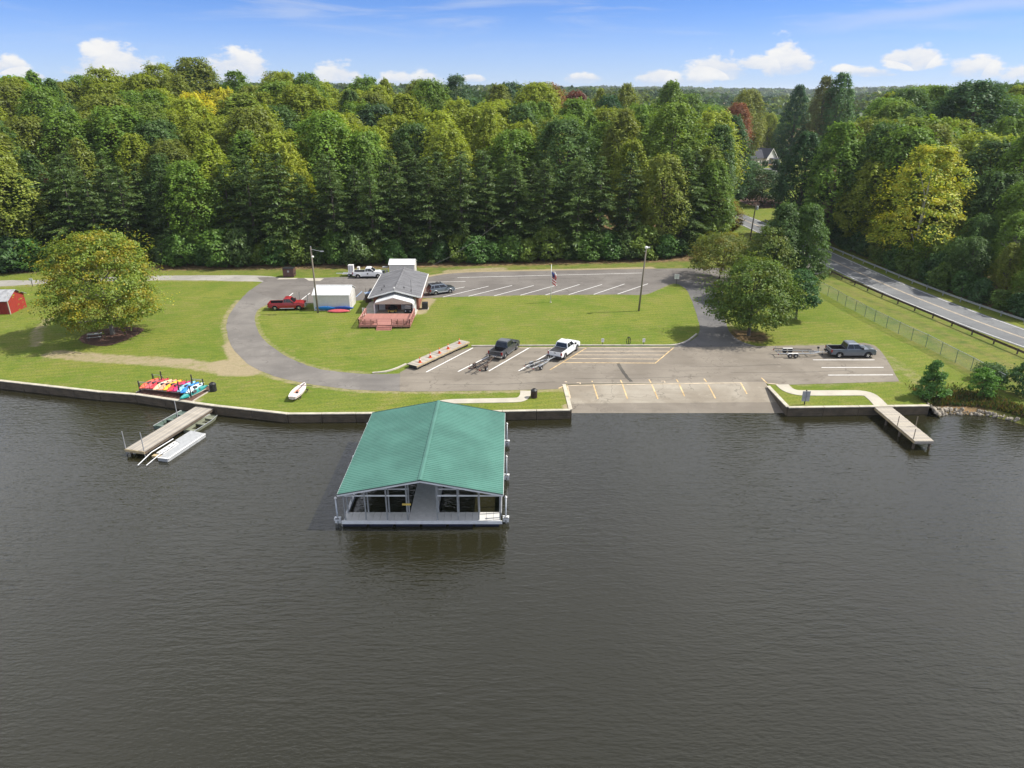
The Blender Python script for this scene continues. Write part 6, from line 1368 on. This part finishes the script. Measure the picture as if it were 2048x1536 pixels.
# ---- the woods
ONES = ['', 'first', 'second', 'third', 'fourth', 'fifth', 'sixth', 'seventh', 'eighth', 'ninth', 'tenth', 'eleventh', 'twelfth', 'thirteenth', 'fourteenth', 'fifteenth', 'sixteenth', 'seventeenth', 'eighteenth', 'nineteenth']
TENS = {2: ('twentieth', 'twenty'), 3: ('thirtieth', 'thirty'), 4: ('fortieth', 'forty'), 5: ('fiftieth', 'fifty'), 6: ('sixtieth', 'sixty'), 7: ('seventieth', 'seventy')}
def ordinal(n):
    if n < 20: return ONES[n]
    a, b_ = divmod(n, 10); return TENS[a][0] if b_ == 0 else TENS[a][1] + '-' + ONES[b_]
def proj(x, y, z):
    d = z - CAM_H; zc = y * CS - d * SN; yc = y * SN + d * CS
    return 1024 + FPX * x / zc, 768 - FPX * yc / zc, FPX / zc
MID, YEL, DRK, OLV, PIN = (0.136, 0.226, 0.027), (0.240, 0.292, 0.027), (0.082, 0.148, 0.034), (0.185, 0.222, 0.032), (0.084, 0.138, 0.033)
WORD = {MID: 'mid green', YEL: 'yellowish green', DRK: 'deep green', OLV: 'olive green', PIN: 'dark green'}
W = []   # (kind, x, y, H, col, wide, row name, special label)
SPECIAL = [  # photo px of the top, distance, half-width px, kind, colour, label
    (410, 268, 146, 52, 'tall', (0.165, 0.175, 0.020), 'tall yellowish tulip tree standing among the pines behind the driveway'),
    (572, 285, 149, 46, 'oval', (0.185, 0.178, 0.020), 'golden green tree crown rising between dark pines behind the shed'),
    (385, 184, 205, 48, 'round', (0.340, 0.265, 0.022), 'bright golden yellow tree high in the canopy left of centre'),
    (445, 176, 216, 40, 'round', (0.280, 0.230, 0.022), 'golden tree behind the bright yellow one in the canopy'),
    (390, 131, 232, 60, 'round', (0.046, 0.085, 0.026), 'tallest green tree standing above the skyline of the woods'),
    (480, 185, 190, 80, 'oval', (0.110, 0.125, 0.020), 'broad yellow-green tree in front of the golden ones'),
    (555, 160, 214, 70, 'round', (0.100, 0.130, 0.022), 'large light green tree on the skyline beside the golden ones'),
    (1055, 238, 172, 28, 'tall', (0.165, 0.170, 0.022), 'slender lemon-green tree in the middle of the canopy'),
    (1095, 166, 262, 44, 'round', (0.150, 0.070, 0.026), 'rusty brown tree on the skyline above the flagpole'),
    (1152, 180, 268, 34, 'round', (0.115, 0.032, 0.024), 'dark red tree on the skyline beside the rusty one'),
    (1020, 162, 255, 42, 'round', (0.032, 0.056, 0.028), 'dark round tree on the skyline beside the rusty one'),
    (912, 150, 240, 52, 'sycamore', (0.052, 0.072, 0.036), 'open-crowned grey green tree standing above the central skyline'),
    (940, 196, 215, 60, 'round', (0.036, 0.064, 0.026), 'dense dark oak beneath the open-crowned skyline tree'),
    (752, 205, 190, 60, 'round', (0.040, 0.062, 0.030), 'big grey green oak in the middle canopy above the shed'),
    (700, 178, 220, 40, 'oval', (0.060, 0.085, 0.025), 'mid green tree on skyline above grey green oak'),
    (1218, 190, 225, 40, 'round', (0.024, 0.052, 0.022), 'very dark green round tree right of the dark red one'),
    (1255, 165, 240, 36, 'oval', (0.120, 0.120, 0.020), 'yellow green feathery tree on the skyline above light pole'),
    (1345, 160, 232, 44, 'oval', (0.085, 0.115, 0.020), 'light green pointed tree on skyline left of the valley gap'),
    (1250, 215, 168, 54, 'oval', (0.115, 0.115, 0.020), 'tall olive gold tree behind the pines above light pole'),
    (1350, 205, 165, 76, 'round', (0.092, 0.118, 0.018), 'broad yellow-green tree at the right end of the pines'),
    (1420, 290, 160, 44, 'oval', (0.105, 0.115, 0.018), 'golden green tree at the right corner of the woods'),
    (1470, 228, 196, 44, 'oval', (0.036, 0.068, 0.028), 'dark pyramidal tree at the edge of the road gap'),
    (1455, 395, 166, 34, 'round', (0.150, 0.105, 0.018), 'low orange-tinged tree at the wood corner by the road gap'),
    (85, 345, 156, 22, 'round', (0.125, 0.052, 0.028), 'small russet tree among the woods behind the maple'),
    (25, 150, 225, 60, 'oval', (0.085, 0.150, 0.026), 'fresh green tree on skyline at the end of the woods'),
    (165, 232, 180, 60, 'oval', (0.080, 0.120, 0.020), 'bright green tree above the maple in the canopy'),
    (290, 205, 176, 62, 'round', (0.095, 0.115, 0.020), 'olive gold tree above the maple in the canopy'),
    (1855, 232, 170, 100, 'round', (0.105, 0.130, 0.018), 'broad yellow-green tree towering behind the golden sycamore'),
    (1690, 242, 160, 60, 'oval', (0.085, 0.125, 0.018), 'bright green tree at the front of the roadside woods'),
    (1800, 200, 205, 60, 'round', (0.100, 0.128, 0.020), 'light green round tree high in the roadside woods'),
    (1960, 160, 190, 90, 'round', (0.034, 0.062, 0.024), 'huge dark tree on the skyline over the roadside woods'),
    (1872, 290, 136, 96, 'sycamore', (0.275, 0.225, 0.022), 'golden sycamore with pale limbs over the highway'),
    (1620, 262, 168, 52, 'oval', (0.026, 0.052, 0.020), 'very dark tree hiding the roadside by the white house'),
    (1600, 168, 300, 30, 'oval', (0.026, 0.055, 0.028), 'dark narrow tree on the skyline above the white house'),
    (1655, 150, 290, 30, 'oval', (0.090, 0.085, 0.028), 'tall russet-tinged tree on skyline right of the white house'),
    (1690, 143, 285, 36, 'oval', (0.050, 0.090, 0.026), 'tall pointed green tree on the skyline of roadside woods'),
    (1478, 205, 300, 34, 'round', (0.150, 0.050, 0.026), 'red-tinged tree above the road gap near the far house'),
    (1500, 178, 320, 40, 'round', (0.125, 0.120, 0.022), 'yellow-green tree above the road gap near the far house'),
]
for px, py, dy_, rw, kind, col, lb in SPECIAL:
    col = tuple(min(.6, c * f_) for c, f_ in zip(col, (1.62, 1.9, 1.6))); x, zt = at_depth(px, py, dy_); H = zt - float(zland(x, dy_)); _, _, k_ = proj(x, dy_, zt - H * .4); Rm = rw / k_; R0 = PROTO[kind][0][3]; H0 = PROTO[kind][0][2]
    W.append([kind, x, dy_, H, col, (Rm / R0) / (H / H0), None, lb])
def rnd_col(r):
    u = r.random(); j = r.uniform(.85, 1.18)
    return (MID if u < .34 else YEL if u < .68 else DRK if u < .81 else OLV), j
FRONT = [(-140, 128), (-97, 137), (-72, 141.5), (-42, 141.5), (-16, 143.5), (-2, 145), (18, 147), (32, 148.5), (42, 153), (47, 160)]
fr = random.Random(3)
def too_close(x, y, m_): return any(math.hypot(x - w_[1], (y - w_[2])) < m_ for w_ in W if w_[7])
for ri, (off, spc, rown) in enumerate(((0, 5.8, 'front'), (5.5, 6.4, 'second'), (12, 7.0, 'third'), (20, 8.4, 'fourth'), (29, 9.2, 'fifth'), (39, 9.8, 'sixth'), (50, 10.2, 'seventh'), (62, 10.6, 'eighth'), (75, 11, 'ninth'), (90, 11.5, 'tenth'), (108, 12, 'eleventh'), (128, 13, 'twelfth'))):
    x = -150.0 - off * .4
    while x < 130:
        xx = x + fr.uniform(-.25, .25) * spc; y = float(np.interp(xx, [p[0] for p in FRONT], [p[1] for p in FRONT])) + off + fr.uniform(-.22, .22) * min(spc, 8); x += spc
        pine = fr.random() < (.90 if ri < 2 else .55 if ri == 2 else .12 if ri == 3 else .04) and xx > -95
        if ri < 3 and xx < -95: pine = fr.random() < .4
        H = fr.uniform(17.5, 21.5) if pine else fr.uniform(21.5, 27.0) - (3.5 if ri < 2 else 0)
        Rg = 4.3 if pine else 5.4
        px, py, k_ = proj(xx, y, 12)
        lim = 1474 if y > 152 else 1470
        if px + Rg * k_ * .8 > lim or px < -90: continue
        if abs(xx - float(road_x(y))) < 8 and y > 140: continue
        if too_close(xx, y, 3.6 if ri < 3 else 5.0): continue
        if pine: kind, col, j = 'pine', PIN, fr.uniform(.82, 1.22)
        else: col, j = rnd_col(fr); kind = fr.choice(['round'] * 6 + ['oval'] * 3 + ['tall'])
        W.append([kind, xx, y, H, col, fr.uniform(.92, 1.18) if pine else fr.uniform(1.05, 1.38), rown, None, j])
for ri, (off, spc, rown) in enumerate(((0, 5.6, 'front'), (6, 6.8, 'second'), (13.5, 8, 'third'), (22, 9, 'fourth'), (32, 9.6, 'fifth'), (43, 10, 'sixth'), (56, 10.5, 'seventh'), (70, 11, 'eighth'), (86, 12, 'ninth'), (104, 12.5, 'tenth'))):
    y = 84.0
    while y < 330:
        yy = y + fr.uniform(-.25, .25) * spc; xx = float(road_x(yy)) + 10.5 + off + fr.uniform(-.2, .2) * spc; y += spc
        H = (fr.uniform(8, 10.5), fr.uniform(12, 15), fr.uniform(16.5, 19))[ri] if ri < 3 and yy < 150 else fr.uniform(17, 20) if ri == 0 else fr.uniform(21, 26)
        if yy > 196:
            xx = float(np.interp(yy, [196, 270, 345], [85, 122, 166])) + 5 + off + fr.uniform(-.2, .2) * spc
        px, py, k_ = proj(xx, yy, 12)
        if yy > 165 and px - 5.6 * k_ < 1580: continue
        if px > 2130: continue
        if too_close(xx, yy, 4.2): continue
        col, j = rnd_col(fr)
        if fr.random() < .25: col = DRK
        W.append([fr.choice(['round', 'round', 'round', 'oval']), xx, yy, H, col, fr.uniform(1.05, 1.35), 'roadside ' + rown, None, j])
for k in range(9):   # behind the far house
    px = 1480 + k * 13; x, _ = at_depth(px, 300, 362 + 9 * (k % 3)); col, j = rnd_col(fr)
    W.append(['round', x, 362 + 9 * (k % 3), fr.uniform(17, 22), DRK if k % 3 == 0 else col, 1.1, 'house-back', None, j])
# leave out what the photograph shows nothing of
curve = np.full(260, 2000.0); keep = []
for w_ in sorted(W, key=lambda q: math.hypot(q[1], q[2])):
    kind, x, y, H, col, wide = w_[:6]; zb = float(zland(x, y)); px, py, k_ = proj(x, y, zb + H); R0, H0 = PROTO[kind][0][3], PROTO[kind][0][2]
    hw_ = R0 * H / H0 * wide * k_; c0, c1 = int(max(0, (px - hw_) / 8 + 2)), int(min(259, (px + hw_) / 8 + 2))
    if c1 < c0: continue
    cols = np.arange(c0, c1 + 1); u = ((cols - 2) * 8 + 4 - px) / max(hw_, 1); top = py + (np.abs(np.clip(u, -1, 1)) ** 2.2) * hw_ * (1.2 if kind != 'pine' else 2.6)
    if w_[7] or (top < curve[cols] - 3).mean() > .22: keep.append(w_)
    curve[cols] = np.minimum(curve[cols], top + 4)
rows = {}
for w_ in keep:
    if not w_[7]: rows.setdefault((w_[6], w_[0] == 'pine'), []).append(w_)
for (rown, pine), lst in rows.items():
    lst.sort(key=lambda q: q[1] / q[2])
    for i, w_ in enumerate(lst):
        kind, x, y, H, col, wide, _, _, j = w_
        lb = f"{WORD[col]} {'pine' if pine else 'broadleaf tree'} in the {rown} row of the woods, {ordinal(i + 1)} from the left"
        plant(kind, 'pine_tree' if pine else 'broadleaf_tree', lb, 'tree', x, y, H, tuple(c * j for c in col), 'pines of the woods' if pine else 'broadleaf trees of the woods', wide)
for w_ in keep:
    if w_[7]: plant(w_[0], 'broadleaf_tree', w_[7], 'tree', w_[1], w_[2], w_[3], w_[4], None, w_[5])
NKEEP = len(keep)
# understory along the wood edges
k = 0; x = -104.0
while x < 45:
    y = float(np.interp(x, [p[0] for p in FRONT], [p[1] for p in FRONT])) - 2.6 + fr.uniform(-.9, .9); k += 1
    c_ = fr.choice([(0.045, 0.082, 0.018), (0.060, 0.095, 0.018), (0.034, 0.060, 0.018), (0.085, 0.105, 0.018), (0.05, 0.07, 0.02)])
    plant('shrub', 'understory_shrub', f'leafy understory shrub at the foot of the pines, {ordinal(k)} from the left', 'shrub', x, y, fr.uniform(3.2, 7.2), c_, 'understory below the pines', fr.uniform(.8, 1.1)); x += fr.uniform(3.2, 4.6)
k = 0; y = 84.0
while y < 182:
    x = float(road_x(y)) + 8.4 + fr.uniform(-.6, .9); k += 1
    c_ = fr.choice([(0.040, 0.072, 0.018), (0.060, 0.085, 0.018), (0.030, 0.055, 0.018), (0.075, 0.085, 0.018)])
    plant('shrub', 'understory_shrub', f'leafy shrub under the roadside woods, {ordinal(k)} from the frame edge going up the road', 'shrub', x, y, fr.uniform(3.0, 5.6), c_, 'understory along the highway', fr.uniform(.75, 1.0)); y += fr.uniform(3.2, 4.6)
# far-off woods beyond everything one can tell apart
P = []; r = np.random.default_rng(11); dd = 335.0
while dd < 3600:
    wd_ = dd * 1.75 + 60; sp_ = 9 + dd / 45; n = int(wd_ / sp_)
    xs_ = (np.arange(n) + r.uniform(-.4, .4, n)) * sp_ - wd_ / 2; ys_ = dd + r.uniform(-.4, .4, n) * sp_
    P.append(np.stack([xs_, ys_], 1)); dd += sp_ * .95
P = np.concatenate(P); rr_ = P[:, 0] / P[:, 1]; P = P[~((P[:, 1] < 372) & (rr_ > .29) & (rr_ < .43))]
zz = zland(P[:, 0], P[:, 1]); big = 1 + P[:, 1] / 900; hh = r.uniform(15, 24, len(P)); q_ = 26; ids = np.repeat(np.arange(len(P)), q_); n = len(ids)
d = unit(r.normal(size=(n, 3))); d[:, 2] = np.abs(d[:, 2])
pos_ = np.stack([P[ids, 0], P[ids, 1], zz[ids] + hh[ids] * .62], 1) + d * np.stack([4.6 * big[ids], 4.6 * big[ids], hh[ids] * .38], 1) * r.uniform(.8, 1.05, n)[:, None]
v, f = quads_from(pos_, d + r.normal(size=(n, 3)) * .35, r.normal(size=(n, 3)), 1.5 * big[ids] * r.uniform(.6, 1.2, n), 1.1 * big[ids] * r.uniform(.6, 1.2, n))
base = np.array([MID, YEL, DRK, OLV, DRK])[r.integers(0, 5, len(P))] * r.uniform(.8, 1.2, (len(P), 1)); tint = base[ids] * r.uniform(.8, 1.2, (n, 1)) * np.array([.42, .50, .75])  # last factor paints distance haze into the leaves: darker and bluer
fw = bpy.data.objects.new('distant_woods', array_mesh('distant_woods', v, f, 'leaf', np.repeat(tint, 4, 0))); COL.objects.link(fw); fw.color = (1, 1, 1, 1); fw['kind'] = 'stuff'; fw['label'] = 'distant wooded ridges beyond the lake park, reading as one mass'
# weeds and long grass on the bank and at the wood edge
n = 7000; xs_ = r.uniform(46.0, 58.0, n); ys_ = shore(xs_) + np.abs(r.normal(size=n)) * 1.7 + .8; zz = zland(xs_, ys_)
h_ = r.uniform(.12, .5, n); v, f = quads_from(np.stack([xs_, ys_, zz + h_ * .5], 1), unit(r.normal(size=(n, 3)) * np.array([1, 1, .25])), np.stack([r.normal(size=n) * .3, r.normal(size=n) * .3, np.ones(n)], 1), h_ * .6, r.uniform(.03, .08, n))
wc = np.array([(0.075, 0.11, 0.025), (0.16, 0.14, 0.04), (0.11, 0.07, 0.03), (0.05, 0.09, 0.02)])[r.integers(0, 4, n)]
wo_ = bpy.data.objects.new('bank_weeds', array_mesh('bank_weeds', v, f, 'leaf', np.repeat(wc, 4, 0))); COL.objects.link(wo_); wo_.color = (1, 1, 1, 1); wo_['kind'] = 'stuff'; wo_['label'] = 'rough weeds and dry grass on the lake bank'
print('TREES KEPT', NKEEP, 'objects', len(bpy.data.objects))

# ------------------------------------------------------------------ air
hb = MB().box(-4800, 4800, -3300, 9400, -8, 62); hz = obj('haze', hb, 'stone'); hz['kind'] = 'stuff'; hz['label'] = 'thin pale summer haze filling the air'
hm = bpy.data.materials.new('haze'); hm.use_nodes = True; ht = NT(hm.node_tree); ht.n.clear(); ho = ht.new('ShaderNodeOutputMaterial'); pv_ = ht.new('ShaderNodeVolumePrincipled')
pv_.inputs['Color'].default_value = (0.82, 0.90, 1.0, 1); pv_.inputs['Density'].default_value = 0.00009; pv_.inputs['Anisotropy'].default_value = 0.2
ht.l.new(pv_.outputs[0], ho.inputs['Volume']); hz.data.materials.clear(); hz.data.materials.append(hm)
